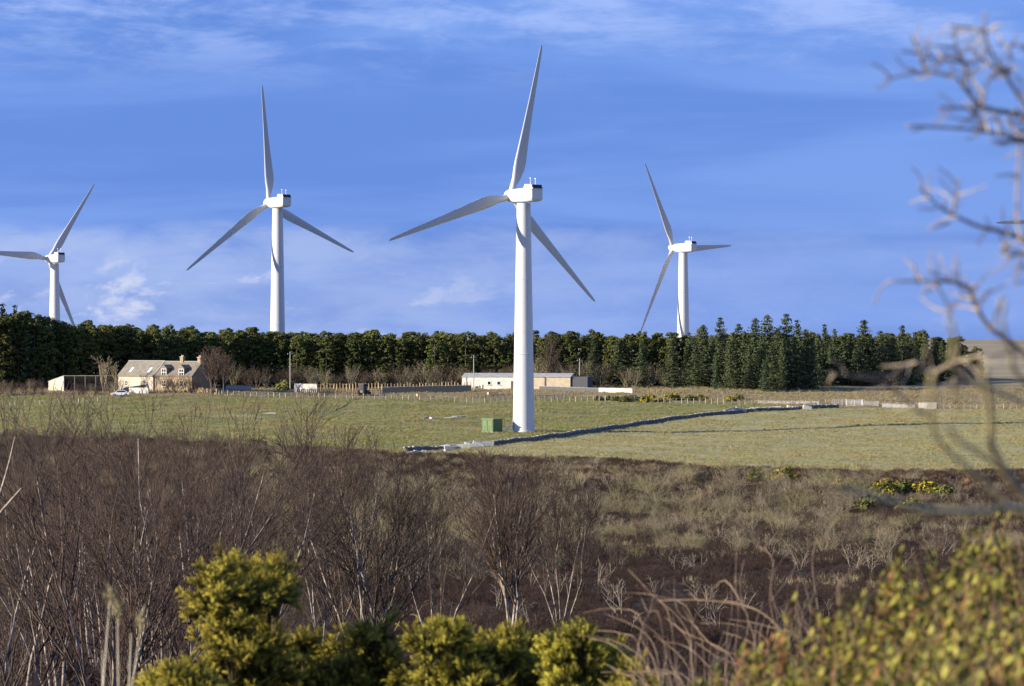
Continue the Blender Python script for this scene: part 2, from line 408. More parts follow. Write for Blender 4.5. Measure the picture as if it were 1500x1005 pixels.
# -- GN scatter of alike ground cover (stuff)
PROTO = {}
def proto(name, me):
    o = bpy.data.objects.new(name, me); return o
def scatter(name, variants, pts, rot, scl, vi, label, cat='vegetation'):
    me = bpy.data.meshes.new(name)
    pts = np.asarray(pts, np.float32); n = len(pts)
    me.vertices.add(n); me.vertices.foreach_set('co', pts.ravel())
    a = me.attributes.new('rot', 'FLOAT_VECTOR', 'POINT'); a.data.foreach_set('vector', np.asarray(rot, np.float32).ravel())
    a = me.attributes.new('scl', 'FLOAT_VECTOR', 'POINT'); a.data.foreach_set('vector', np.asarray(scl, np.float32).ravel())
    a = me.attributes.new('vi', 'INT', 'POINT'); a.data.foreach_set('value', np.asarray(vi, np.int32))
    o = obj(name, me); tag(o, label, cat, kind='stuff')
    t = bpy.data.node_groups.new(name, 'GeometryNodeTree')
    t.interface.new_socket('Geometry', in_out='INPUT', socket_type='NodeSocketGeometry')
    t.interface.new_socket('Geometry', in_out='OUTPUT', socket_type='NodeSocketGeometry')
    gi = t.nodes.new('NodeGroupInput'); go = t.nodes.new('NodeGroupOutput'); jn = t.nodes.new('GeometryNodeJoinGeometry')
    def attr(nm, ty):
        q = t.nodes.new('GeometryNodeInputNamedAttribute'); q.data_type = ty; q.inputs['Name'].default_value = nm
        return q.outputs['Attribute']
    ar, as_, av = attr('rot', 'FLOAT_VECTOR'), attr('scl', 'FLOAT_VECTOR'), attr('vi', 'INT')
    er = t.nodes.new('FunctionNodeEulerToRotation'); t.links.new(ar, er.inputs[0])
    for k, v in enumerate(variants):
        oi = t.nodes.new('GeometryNodeObjectInfo'); oi.inputs['Object'].default_value = v; oi.inputs['As Instance'].default_value = True
        cp = t.nodes.new('FunctionNodeCompare'); cp.data_type = 'INT'; cp.operation = 'EQUAL'
        ins = [s for s in cp.inputs if s.type == 'INT']; t.links.new(av, ins[0]); ins[1].default_value = k
        ip = t.nodes.new('GeometryNodeInstanceOnPoints')
        t.links.new(gi.outputs[0], ip.inputs['Points']); t.links.new(cp.outputs[0], ip.inputs['Selection'])
        t.links.new(oi.outputs['Geometry'], ip.inputs['Instance']); t.links.new(er.outputs[0], ip.inputs['Rotation']); t.links.new(as_, ip.inputs['Scale'])
        t.links.new(ip.outputs[0], jn.inputs[0])
    t.links.new(jn.outputs[0], go.inputs[0])
    md = o.modifiers.new('scatter', 'NODES'); md.node_group = t
    return o
def rand_ground(n, y0, y1, margin=1.22, power=1.0, px0=None, px1=None):
    "points on the ground in view, even per square metre (power 1) or thinned with distance"
    u = nr.random(n); y = np.sqrt(y0 ** 2 + u * (y1 ** 2 - y0 ** 2)) if power == 1.0 else y0 * (y1 / y0) ** u
    a, b = (750 - 750 * margin if px0 is None else px0), (750 + 750 * margin if px1 is None else px1)
    px = a + (b - a) * nr.random(n); x = (px - 750) * y / FPX
    return x, y, gz(x, y), px
def rots(n, tilt=.12):
    return np.stack([nr.normal(0, tilt, n), nr.normal(0, tilt, n), nr.random(n) * 6.283], -1)
def vnoise(x, y, s, seed=0):
    "cheap smooth value noise 0..1"
    r_ = np.random.default_rng(seed); tab = r_.random((64, 64))
    u, v = x / s, y / s; i, j = np.floor(u).astype(int), np.floor(v).astype(int); f, g = u - i, v - j
    f = f * f * (3 - 2 * f); g = g * g * (3 - 2 * g)
    t = lambda a, b: tab[a % 64, b % 64]
    return (t(i, j) * (1 - f) + t(i + 1, j) * f) * (1 - g) + (t(i, j + 1) * (1 - f) + t(i + 1, j + 1) * f) * g

def grass_tuft(name, seed, n, h, spread, wid, mt):
    rg = random.Random(seed); Vv = []; F = []
    for i in range(n):
        a = rg.random() * 6.283; r_ = spread * rg.random() ** .6; x, y = math.cos(a) * r_, math.sin(a) * r_
        b = rg.random() * 6.283; hh = h * rg.uniform(.5, 1.1); ln = rg.uniform(.1, .6) * hh
        wx, wy = math.cos(b + 1.57) * wid, math.sin(b + 1.57) * wid
        k = len(Vv)
        Vv += [(x - wx, y - wy, -.02), (x + wx, y + wy, -.02), (x + math.cos(b) * ln, y + math.sin(b) * ln, hh)]
        F.append((k, k + 1, k + 2))
    return mesh_np(name, np.array(Vv), np.array(F), mt)

# ================================================================== conifers
def conifer_crown(seed, kind, H):
    r_ = np.random.default_rng(seed); pts = []; nrm = []; siz = []; tin = []
    if kind == 'pine':
        Rm = .125 * H + .35
        for c in range(170):
            h = r_.uniform(.04, 1.0) ** .92
            prof = Rm * (1.0 if h < .55 else math.sqrt(max(.05, 1 - ((h - .55) / .5) ** 2)))
            prof *= (.72 + .28 * min(1, h / .25))
            a = r_.random() * 6.283; q = prof * r_.uniform(.45, .95)
            cx, cy, cz = math.cos(a) * q, math.sin(a) * q, h * H * .965
            rr = r_.uniform(.32, .72)
            n = 36
            v = r_.normal(size=(n, 3)); v /= np.linalg.norm(v, axis=1, keepdims=True); v[:, 2] = v[:, 2] * .75 + .12
            pts.append(np.array([cx, cy, cz]) + v * rr * np.array([1, 1, .8]) * r_.uniform(.75, 1.05, (n, 1)))
            nrm.append(v + r_.normal(0, .45, (n, 3))); siz.append(r_.uniform(.10, .25, n))
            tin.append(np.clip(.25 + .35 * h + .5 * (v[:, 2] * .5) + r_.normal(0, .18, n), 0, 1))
    else:
        lv = int(H * 3.0); wf = r_.uniform(.17, .28); pw = r_.uniform(.55, .9); ph0 = r_.random() * 6.28; lean = r_.normal(0, .012, 2)
        for l in range(lv):
            h = (l + r_.random()) / lv
            Rl = (wf * H * (1 - h) ** pw + .10) * r_.uniform(.6, 1.15) * (1 + .18 * math.sin(h * 9 + ph0))
            if h < .12: Rl *= .8
            nb = 6 if h < .85 else 5
            for b in range(nb):
                a = 6.283 * (b + r_.random()) / nb
                if r_.random() < .12: continue
                ln = Rl * r_.uniform(.45, 1.18)
                n = max(5, int(15 * ln / (.15 * H) + 5))
                t = r_.uniform(.15, 1, n) ** .8
                z = h * H + .05 * H * (h - .25) * t - .12 * ln * t + .18 * ln * t ** 2.5
                w_ = .34 * (1.15 - .6 * t)
                off = r_.normal(0, 1, (n, 3)) * np.stack([w_, w_, w_ * .42], -1)
                pts.append(np.stack([math.cos(a) * ln * t, math.sin(a) * ln * t, z], -1) + off)
                v = np.stack([math.cos(a) * t, math.sin(a) * t, .7 + 0 * t], -1) + r_.normal(0, .5, (n, 3)); nrm.append(v)
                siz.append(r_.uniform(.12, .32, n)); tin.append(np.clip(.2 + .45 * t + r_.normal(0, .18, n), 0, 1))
        pts.append(np.stack([r_.normal(0, .06, 14), r_.normal(0, .06, 14), r_.uniform(.93, 1.02, 14) * H], -1)); nrm.append(r_.normal(size=(14, 3))); siz.append(np.full(14, .16)); tin.append(np.full(14, .6))
    p = np.concatenate(pts); nn_ = np.concatenate(nrm); s = np.concatenate(siz); ti = np.concatenate(tin)
    nn_ /= np.linalg.norm(nn_, axis=1, keepdims=True) + 1e-9
    a = np.cross(nn_, r_.normal(size=nn_.shape)); a /= np.linalg.norm(a, axis=1, keepdims=True) + 1e-9; b = np.cross(nn_, a)
    s = s[:, None]
    Vv = np.stack([p - a * s, p + a * s * .6 - b * s * .8, p + a * s * .8 + b * s * .7], 1).reshape(-1, 3)
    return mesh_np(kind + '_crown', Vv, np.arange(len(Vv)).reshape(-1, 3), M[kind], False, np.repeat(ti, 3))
def trunk_mesh(H, r_):
    mb = MB(); mb.tube([(0, 0, -.3), (0, 0, H * .5), (0.05, 0, H * .93)], [r_, r_ * .7, .03], 6, False)
    me = bpy.data.meshes.new('trunk'); me.from_pydata(mb.v, [], mb.f); me.materials.append(M['bark']); return me
CON = {}
for kd, hh, nv in (('pine', 15., 8), ('spruce', 18., 9)):
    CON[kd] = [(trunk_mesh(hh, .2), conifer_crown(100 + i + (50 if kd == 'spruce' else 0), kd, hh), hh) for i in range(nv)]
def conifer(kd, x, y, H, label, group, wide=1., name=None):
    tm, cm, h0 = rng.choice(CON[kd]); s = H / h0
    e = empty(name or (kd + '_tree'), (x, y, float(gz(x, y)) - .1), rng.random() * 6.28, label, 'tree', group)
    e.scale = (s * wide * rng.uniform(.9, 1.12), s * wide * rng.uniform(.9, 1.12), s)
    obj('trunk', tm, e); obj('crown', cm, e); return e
TURB = []   # tower feet, kept clear of trees
def xat(px, Y): return (px - 750) * Y / FPX

# ================================================================== wind turbines
def blade_mesh(Lb=31.):
    st = [(.9, 1.25, 1.0, 0.), (2.0, 1.3, .95, 0), (3.6, 1.75, .55, 13), (5.6, 2.45, .30, 11), (7.2, 2.55, .25, 9), (10, 2.25, .21, 6.5), (14, 1.85, .19, 4), (18, 1.5, .18, 2.3), (22, 1.2, .17, 1.), (26, .92, .16, .3), (29, .68, .16, 0), (30.4, .5, .16, 0), (31.0, .2, .16, 0)]
    k = 18; Vv = []; F = []; edge = []
    for (z, c, th, tw) in st:
        for j in range(k):
            t = 2 * math.pi * j / k; x = .5 * (1 + math.cos(t))      # 1 trailing edge .. 0 leading edge
            rd = th > .9
            if rd: X, Yt = (x - .5) * c, .5 * c * math.sin(t)
            else:
                yt = 5 * th * (.2969 * math.sqrt(max(x, 0)) - .126 * x - .3516 * x * x + .2843 * x ** 3 - .1015 * x ** 4) * c
                X, Yt = (x - .30) * c, yt * (1 if math.sin(t) >= 0 else -1)
            ct, s_ = math.cos(R(tw)), math.sin(R(tw))
            Vv.append((X * ct - Yt * s_, X * s_ + Yt * ct, z))
    for i in range(len(st) - 1):
        for j in range(k): F.append((i * k + j, i * k + (j + 1) % k, (i + 1) * k + (j + 1) % k, (i + 1) * k + j))
    Vv = np.array(Vv)
    # slight flap-wise bend
    Vv[:, 1] += -.25 * (Vv[:, 2] / Lb) ** 2
    me = mesh_np('blade', Vv, np.array(F), M['blade'], True); return me
BL = blade_mesh()
def lathe(prof, k=28):
    Vv = []; F = []
    for (z, r_) in prof:
        for j in range(k): t = 2 * math.pi * j / k; Vv.append((r_ * math.cos(t), r_ * math.sin(t), z))
    for i in range(len(prof) - 1):
        for j in range(k): F.append((i * k + j, i * k + (j + 1) % k, (i + 1) * k + (j + 1) % k, (i + 1) * k + j))
    return np.array(Vv), np.array(F)
def turbine(hpx, hpy, D, yaw, tilt, phase, label, steps=False):
    hub = P(hpx, hpy, D); a = R(yaw)
    f = Vector((-math.sin(a), math.cos(a), 0)); foot = hub - f * 4.0
    z0 = float(gz(foot.x, foot.y)); HH = hub.z - z0
    TURB.append((foot.x, foot.y))
    # local +X points up wind (rotor side)
    e = empty('wind_turbine', (foot.x, foot.y, z0), math.atan2(f.y, f.x), label, 'wind turbine', 'white wind turbines')
    top = HH - 1.62
    prof = [(-.6, 2.16), (0.0, 2.16)] + [(top * t, 2.16 - .80 * t ** 1.05) for t in (.12, .24, .36, .48, .6, .72, .84, .95, 1.0)]
    Vv, F = lathe(prof, 40); obj('tower', mesh_np('tower', Vv, F, M['white'], True), e)
    mb = MB(); Vv, F = lathe([(0, 2.35), (.22, 2.35), (.22, 2.0)], 32); mb.add(Vv, F.tolist()); mb.build('base_flange', M['white'], e)
    for zf in (.34, .67):
        zz = top * zf; rr = 2.16 - .80 * zf ** 1.05
        Vv, F = lathe([(zz - .09, rr - .02), (zz - .09, rr + .022), (zz + .09, rr + .022), (zz + .09, rr - .02)], 36)
        obj('section_joint', mesh_np('section_joint', Vv, F, M['white'], True), e)
    # nacelle: profile in x (forward) and z, swept across y with chamfered corners
    nb = MB()
    secs = [(-4.35, -.95, 1.02, 1.18), (-4.2, -1.22, 1.30, 1.42), (-2.9, -1.38, 1.42, 1.52), (.8, -1.45, 1.25, 1.52), (2.4, -1.32, 1.18, 1.42), (3.15, -1.0, 1.0, 1.12)]
    def ring(x, zb, zt, hw, ch=.32):
        return [(x, -hw, zb + ch), (x, -hw + ch, zb), (x, hw - ch, zb), (x, hw, zb + ch), (x, hw, zt - ch), (x, hw - ch, zt), (x, -hw + ch, zt), (x, -hw, zt - ch)]
    vs = []; fs = []
    for s in secs: vs += ring(*s)
    for i in range(len(secs) - 1):
        for j in range(8): fs.append((i * 8 + j, i * 8 + (j + 1) % 8, (i + 1) * 8 + (j + 1) % 8, (i + 1) * 8 + j))
    fs.append(tuple(range(8))); fs.append(tuple(range(len(secs) * 8 - 1, len(secs) * 8 - 9, -1)))
    vs = [(x, y, z + HH) for x, y, z in vs]
    nb.add(vs, fs); nac = nb.build('nacelle', M['white'], e, bevel=.06)
    hd = MB()     # raised cooling hood on the tail
    hp = [(-1.55, 1.37), (-1.95, 2.08), (-4.05, 1.98), (-4.42, 1.06), (-3.0, 1.06)]
    def xs(y): return [(x, y, z + HH) for x, z in hp]
    vs = xs(-1.34) + xs(1.34); n = len(hp)
    hd.add(vs, [tuple(range(n)), tuple(range(2 * n - 1, n - 1, -1))] + [(i, (i + 1) % n, (i + 1) % n + n, i + n) for i in range(n)])
    hood = hd.build('cooling_hood', M['white'], e, bevel=.05)
    # dark louvre opening on the sloping tail of the hood, with slats
    gq = MB(); p0 = Vector((-4.12, 0, 1.90 + HH)); p1 = Vector((-4.40, 0, 1.20 + HH)); nrmv = Vector((-.93, 0, .37)) * .025
    for (ya, yb) in ((-1.15, -.04), (.04, 1.15)):
        q = [p0 + nrmv + Vector((0, ya, 0)), p0 + nrmv + Vector((0, yb, 0)), p1 + nrmv + Vector((0, yb, 0)), p1 + nrmv + Vector((0, ya, 0))]
        q2 = [v - nrmv * 1.6 for v in q]
        gq.add(q + q2, [(0, 1, 2, 3), (4, 7, 6, 5), (0, 4, 5, 1), (1, 5, 6, 2), (2, 6, 7, 3), (3, 7, 4, 0)])
    gr = gq.build('cooling_grille', M['dark'], e)
    for ya in (-1.16, 0, 1.16):
        sl = MB(); sl.box(-4.47, -4.40, ya - .035, ya + .035, 1.18 + HH, 1.32 + HH); sl.build('grille_bar', M['grey'], gr)
    for (ya, hgt) in ((-.7, 1.15), (.55, 1.25)):
        an = MB(); an.tube([(-2.8, ya, 2.0 + HH), (-2.8, ya, 2.0 + hgt + HH)], [.05, .035], 6)
        an.tube([(-2.95, ya, 2.0 + hgt + HH), (-2.65, ya, 2.0 + hgt + HH)], [.09, .09], 6)
        an.build('wind_sensor', M['wpaint'], e)
    # hub and rotor (tilted a few degrees), blade 0 points up at phase 0
    t_ = R(tilt)
    rot = Matrix.Rotation(-t_, 4, 'Y')
    hv, hf = lathe([(-1.0, 1.05), (-.8, 1.28), (.5, 1.25), (1.1, 1.0), (1.5, .62), (1.68, .25), (1.72, .01)], 24)
    hx = np.stack([hv[:, 2], hv[:, 0], hv[:, 1]], -1)
    h_o = obj('hub', mesh_np('hub', hx, hf, M['white'], True), e)
    h_o.matrix_local = Matrix.Translation((4.0, 0, HH)) @ rot
    for kx in range(3):
        b = obj('blade', BL, e)
        ph = R(phase) + kx * 2 * math.pi / 3
        # screen right seen from behind is local -Y for a rotor that looks away to the left
        m = Matrix.Translation((4.0, 0, HH)) @ rot @ Matrix.Rotation(ph, 4, 'X') @ Matrix.Rotation(R(90), 4, 'Z') @ Matrix.Scale(-1, 4, (1, 0, 0)) @ Matrix.Rotation(R(0), 4, 'Z')
        b.matrix_local = m
    # door
    d = MB(); d.box(-.45, .45, -.05, .05, 0, 2.0); do = d.build('door', M['grey'], e)
    return e, HH
t1, H1 = turbine(748.7, 286.7, 708, 38.5, 3.2, 12.3, 'largest and nearest white wind turbine, standing beside the green kiosk')
t2, _ = turbine(394.0, 297.0, 941, 38.5, 3.0, -6., 'white wind turbine rising behind the wood, second from the left')
t3, _ = turbine(986.0, 363., 1125, 50., 4., -32.5, 'white wind turbine behind the spruces with one blade pointing level right')
t4, _ = turbine(71.0, 379., 1190, 38.5, 3., 34., 'leftmost and farthest white wind turbine, one blade leaving the picture')
t5, _ = turbine(1558.0, 327., 1160, 38.5, 3., -91., 'wind turbine beyond the right edge, only a dark blade tip showing')
for e in (t1, t2, t3, t4, t5):     # the door stands on the sunny side at the steps
    for ch in e.children:
        if ch.name.startswith('door'):
            wa = R(196) - e.rotation_euler.z
            ch.matrix_local = Matrix.Rotation(wa - R(-90), 4, 'Z') @ Matrix.Translation((0, -2.12, .5))
# access steps of the nearest turbine
sm = MB(); s0 = Vector((-2.1, -.6, 0))
fw = Matrix.Rotation(-t1.rotation_euler.z, 3, 'Z')
def wv(x, y, z): return tuple(fw @ Vector((x, y, z)))
for yy in (-.95, .05):
    sm.tube([wv(-3.9, yy, .1), wv(-2.5, yy, 1.5), wv(-2.0, yy, 1.5)], [.07] * 3, 6)
    sm.tube([wv(-3.9, yy, .1), wv(-3.9, yy, .3)], [.07] * 2, 6)
    sm.tube([wv(-3.3, yy, .6), wv(-3.3, yy, 0)], [.05] * 2, 6)
for i in range(5):
    q = i / 4; c = (-3.7 + 1.5 * q, -.45, .12 + .9 * q)
    a_ = [wv(c[0] - .13, -.95, c[2]), wv(c[0] + .13, -.95, c[2]), wv(c[0] + .13, .05, c[2]), wv(c[0] - .13, .05, c[2])]
    b_ = [(p[0], p[1], p[2] + .05) for p in a_]
    sm.add(a_ + b_, [(0, 3, 2, 1), (4, 5, 6, 7), (0, 1, 5, 4), (1, 2, 6, 5), (2, 3, 7, 6), (3, 0, 4, 7)])
sm.build('access_steps', M['wpaint'], t1)

# ------------------------------------------------------------------ green transformer kiosk
kp = G(724, 634.5); kf = Vector((t1.location.x - 6.2, t1.location.y - 1.7, 0)); kf.z = float(gz(kf.x, kf.y))
ke = empty('transformer_kiosk', kf, R(-43), 'small green metal transformer kiosk beside the nearest turbine tower', 'kiosk')
mb = MB(); mb.box(-1.6, 1.6, -1.45, 1.45, -.15, .12); mb.build('plinth', M['roofsheet'], ke)
mb = MB(); mb.box(-1.5, 1.5, -1.35, 1.35, .12, 2.5); mb.build('body', M['green'], ke, bevel=.02)
mb = MB(); mb.box(-1.64, 1.64, -1.5, 1.5, 2.5, 2.68); mb.build('roof', M['greendk'], ke, bevel=.03)
for u in (-1.38, .04):
    mb = MB(); mb.box(u, u + 1.34, -1.40, -1.353, .2, 2.4); dr = mb.build('door', M['green'], ke, bevel=.01)
    for q in range(7):
        mb = MB(); mb.box(u + .2, u + 1.14, -1.44, -1.402, 1.35 + q * .13, 1.41 + q * .13); mb.build('louvre', M['greendk'], dr)
mb = MB(); mb.box(1.352, 1.40, -1.2, 1.2, .2, 2.4); mb.build('side_panel', M['green'], ke)

# ================================================================== the plantation
LBL_PINE = 'dark green pine standing packed among others in the plantation belt'
LBL_SPR = 'tall pointed spruce standing proud of the pine belt on the right'
n_p = n_s = 0
def place_of(px):
    for lim, t in ((110, 'at the shaded left end of the belt'), (178, 'behind the open shed'), (300, 'behind the farmhouse'), (432, 'between the farmhouse and the leftmost pole'), (560, 'behind the pale stakes and paling fence'),
                   (680, 'behind the dark shaded wall'), (752, 'behind the left half of the long white shed'), (845, 'behind the right half of the long white shed'), (1010, 'right of the long white shed, above the gorse row'), (1190, 'behind the tall spruces'), (1330, 'right of the tall spruces, above the field gates')):
        if px < lim: return t
    return 'at the right end of the belt'
def clear(x, y, d=5.): return all((x - a) ** 2 + (y - b) ** 2 > d * d for a, b in TURB)
def ptop(px):   # row of the even tree-top line
    return np.interp(px, [-400, 0, 60, 160, 260, 420, 700, 1000, 1200, 1330, 1400, 1450], [452, 456, 466, 474, 480, 484, 487, 488, 488, 489, 492, 512])
placed = []
for row in range(5):
    px = -14.
    while px < 1440:
        Y = np.interp(px, [-20, 200, 360, 1100, 1200, 1440], [868, 884, 896, 900, 930, 962]) + row * 4.3 + rng.uniform(-1.6, 1.6)
        stepm = rng.uniform(2.9, 4.6) + (.9 if row else 0)
        x = xat(px, Y); z = float(gz(x, Y))
        Ht = (CAMZ - (ptop(px) - HOR) * Y / FPX) - z + rng.gauss(-.35, .75)
        if px > 1405: Ht *= rng.uniform(.72, .95)
        if clear(x, Y) and n_p < 296:
            placed.append(conifer('pine', x, Y, Ht, ('front row pine ', 'second row pine ')[row] + place_of(px) if row < 2 else 'back row pine top ' + place_of(px), 'pines of the plantation belt', rng.uniform(.92, 1.3))); n_p += 1
        px += stepm * FPX / Y
for (px, py, Y) in [(1030, 478, 884), (1055, 467, 880), (1082, 476, 886), (1106, 468, 876), (1124, 463, 880), (1140, 482, 868), (1152, 462, 884), (1168, 472, 878),
                    (1180, 484, 872), (1208, 478, 912), (1222, 484, 918), (1265, 470, 914), (1290, 486, 924), (1322, 478, 922), (1340, 488, 930), (1355, 489, 934),
                    (1010, 490, 880), (985, 498, 878), (1068, 500, 868), (1096, 505, 866), (1132, 503, 862), (1380, 500, 946), (1404, 508, 952), (1425, 530, 955), (940, 500, 884), (905, 498, 888), (1245, 492, 920),
                    (1048, 520, 862), (1120, 528, 858), (870, 496, 890),
                    (1018, 500, 874), (1042, 492, 876), (1074, 488, 872), (1090, 486, 872), (1115, 492, 868), (1146, 498, 866), (1164, 494, 870), (1190, 496, 884), (1198, 490, 900), (1216, 500, 906), (1236, 498, 912), (1256, 494, 910), (1278, 496, 914), (1306, 494, 918), (1334, 500, 924), (1368, 498, 936), (1392, 502, 944)]:
    x = xat(px, Y); Ht = (CAMZ - (py - HOR) * Y / FPX) - float(gz(x, Y))
    conifer('spruce', x, Y, Ht, ('tall sky topped spruce ' if py < 486 else 'lower spruce ') + ('left of the big spruce clump' if px < 1005 else 'in the big clump above the stone wall' if px < 1200 else 'in the shaded stand above the field gates' if px < 1345 else 'at the far right end of the wood'), 'spruces at the right of the belt', rng.uniform(1.05, 1.4)); n_s += 1
# the arm of the wood that comes forward on the left; it shades the belt behind the farm
for k in range(120):
    Y = rng.uniform(866, 912); x = -136 - (k / 120) * 66 - rng.uniform(0, 6) - max(0, 880 - Y) * .3
    conifer('spruce', x, Y, 27.5 + 6.0 * (k / 120) + rng.uniform(-1.2, 1.2), 'tall dark spruce of the wood at the left edge of the view', 'spruces of the left wood', 1.05)
for (px, py, Y) in [(4, 449, 872), (22, 451, 874), (38, 460, 872), (-12, 446, 874), (54, 466, 876), (70, 468, 874), (92, 473, 878), (118, 476, 880), (-30, 444, 870)]:
    x = xat(px, Y); Ht = (CAMZ - (py - HOR) * Y / FPX) - float(gz(x, Y))
    conifer('spruce', x, Y, Ht, 'tall dark spruce of the wood at the left edge of the view', 'spruces of the left wood', 1.1)

# ================================================================== bare shrubs, birches and scrub
def shrub_mesh(name, seed, H, stems, lean, mt, kids=(6, 5), maxlev=2, r=.032, up=.07, ang=(18, 48)):
    S = make_birch_segs(seed, H, stems, lean, kids, maxlev, r, up, ang)
    S[:, 6:8] = np.maximum(S[:, 6:8], .0062 if H > 1 else .005)
    return segs_mesh(name, S[:, :8], mt, 3, S[:, 8])
SH_B = [proto('birch_scrub', shrub_mesh('birch_scrub', 300 + i, 2.6, 7, .42, M['twig'], (6, 4), 2, .034)) for i in range(4)]
SH_D = [proto('dense_scrub', shrub_mesh('dense_scrub', 320 + i, 2.2, 9, .55, M['branch'], (6, 5), 2)) for i in range(3)]
SH_G = [proto('willow_scrub', shrub_mesh('willow_scrub', 340 + i, 1.9, 9, .75, M['twig_grey'], (6, 5), 2, .02, .03, (20, 60))) for i in range(3)]
SH_O = [proto('lichen_scrub', shrub_mesh('lichen_scrub', 360 + i, 1.7, 9, .8, M['twig_olive'], (6, 5), 2, .02, .02, (20, 65))) for i in range(2)]
SH_H = [proto('heather_clump', shrub_mesh('heather_clump', 380 + i, .55, 16, 1.1, M['heather'], (5, 4), 2, .012, .05, (15, 60))) for i in range(3)]
SH_P = [proto('dead_branch', shrub_mesh('dead_branch', 400 + i, 1.9, 3, .7, M['pale'], (4, 3), 2, .03, .02, (20, 60))) for i in range(2)]
SH_K = [proto('bracken', grass_tuft('bracken', 420 + i, 34, .6, .45, .035, M['bracken'])) for i in range(2)]
# 1 near and middle distance birch and willow scrub
x, y, z, px = rand_ground(6200, 62, 690)
py = HOR - (z - CAMZ) * FPX / y
nz = vnoise(x, y, 26., 3); nz2 = vnoise(x, y, 11., 5)
lo = np.interp(px, FIELD_LOW[:, 0], FIELD_LOW[:, 1])
left = np.clip((850 - px) / 500, 0, 1)
ok = (py > lo + 4)
dens = np.where(px < 430, np.where(y < 300, .40, .7), np.where(y < 260, .26, .62)) * np.where((px > 820) & (y > 150) & (y < 330), .12, 1.) * np.where((px > 760) & (y < 150), .15, 1.)
ok &= nr.random(len(x)) < dens
x, y, z, px, py, nz, nz2, left = [q[ok] for q in (x, y, z, px, py, nz, nz2, left)]
u = nr.random(len(x))
gry = np.clip((y - 250) / 70, 0, 1) * np.clip(.35 + nz * 1.3, .0, 1) * np.clip((px - 250) / 200, .50, 1.05)
vi = np.where(u < gry * .55, 7 + (u * 997).astype(int) % 3, np.where(u < gry * .85, 10 + (u * 997).astype(int) % 2, np.where(u < .55, (u * 997).astype(int) % 4, 4 + (u * 997).astype(int) % 3)))
s = nr.uniform(.65, 1.25, len(x)) * (.75 + .5 * nz2) * np.where(left > .3, 1.18, .95)
s = np.where(y < 140, np.minimum(s * 1.15, 1.5), s); s = np.where((px > 430) & (y < 260), s * .62, s)
vi = np.where((px > 430) & (y < 260) & (u < .8), 4 + (u * 997).astype(int) % 3, vi)
s = np.where(y > 470, s * np.where(px < 420, .95, .62), s)
scatter('scrub', SH_B + SH_D + SH_G + SH_O, np.stack([x, y, z], -1), rots(len(x), .1), np.repeat(s[:, None], 3, 1), vi, 'tangled leafless brown and grey scrub filling the moor below the fields', 'scrub')
# 2 heather over the whole moor
x, y, z, px = rand_ground(26000, 45, 690)
py = HOR - (z - CAMZ) * FPX / y; lo = np.interp(px, FIELD_LOW[:, 0], FIELD_LOW[:, 1]); ok = py > lo + 1
x, y, z = x[ok], y[ok], z[ok]
s = nr.uniform(.8, 1.7, len(x)) * (.7 + .6 * vnoise(x, y, 14., 9))
scatter('heather', SH_H, np.stack([x, y, z], -1), rots(len(x), .1), np.repeat(s[:, None], 3, 1), nr.integers(0, 3, len(x)), 'dark low heather carpeting the moor between the bushes', 'heather')
x, y, z, px = rand_ground(26000, 250, 600)
py = HOR - (z - CAMZ) * FPX / y; lo = np.interp(px, FIELD_LOW[:, 0], FIELD_LOW[:, 1])
ok = (py > lo + 3) & (vnoise(x, y, 19., 31) > .40 + .2 * (y < 300))
x, y, z = x[ok], y[ok], z[ok]; s = nr.uniform(.7, 1.5, len(x))
STG = [proto('dead_grass', grass_tuft('dead_grass', 470 + i, 24, .5, .4, .028, M['deadgrass'])) for i in range(2)]
scatter('dead_grass', STG, np.stack([x, y, z], -1), rots(len(x), .1), np.repeat(s[:, None], 3, 1), nr.integers(0, 2, len(x)), 'bleached dead grass between the pale willow bushes', 'grass')
# 3 pale dead branches and bracken
x, y, z, px = rand_ground(620, 190, 560); py = HOR - (z - CAMZ) * FPX / y; ok = py > np.interp(px, FIELD_LOW[:, 0], FIELD_LOW[:, 1]) + 10
x, y, z = x[ok], y[ok], z[ok]; s = nr.uniform(.5, 1.25, len(x))
scatter('dead_branches', SH_P, np.stack([x, y, z], -1), rots(len(x), .35), np.repeat(s[:, None], 3, 1), nr.integers(0, 2, len(x)), 'bleached dead branches sticking out of the scrub', 'branches')
x, y, z, px = rand_ground(9000, 470, 700); py = HOR - (z - CAMZ) * FPX / y; lo = np.interp(px, FIELD_LOW[:, 0], FIELD_LOW[:, 1])
ok = (py > lo - 1) & (py < lo + 34)
x, y, z = x[ok], y[ok], z[ok]; s = nr.uniform(.6, 1.2, len(x))
scatter('bracken', SH_K, np.stack([x, y, z], -1), rots(len(x), .1), np.repeat(s[:, None], 3, 1), nr.integers(0, 2, len(x)), 'reddish brown dead bracken along the lower edge of the fields', 'bracken')
# 4 grass of the fields and verge
GR = [proto('grass_tuft', grass_tuft('grass_tuft', 440 + i, 16, .26, .30, .035, M['grass'])) for i in range(3)] + [proto('pale_tuft', grass_tuft('pale_tuft', 450 + i, 16, .30, .30, .035, M['grass2'])) for i in range(3)] + [proto('straw_tuft', grass_tuft('straw_tuft', 460 + i, 22, .48, .34, .03, M['straw'])) for i in range(2)]
x, y, z, px = rand_ground(130000, 545, 890, 1.12)
zc = zone_of(x, y, z); nz = vnoise(x, y, 17., 21); nz2 = vnoise(x, y, 5., 22); u = nr.random(len(x))
k3 = nr.integers(0, 3, len(x)); k2 = nr.integers(0, 2, len(x))
vi = np.where(zc == 1, np.where(u < .10 + .6 * np.clip(nz * 1.8 - .85, 0, 1), 6 + k2, np.where(u < .35, 3 + k3, k3)), np.where(zc == 2, np.where(u < .16 * nz, 6 + k2, 3 + k3), 6 + k2))
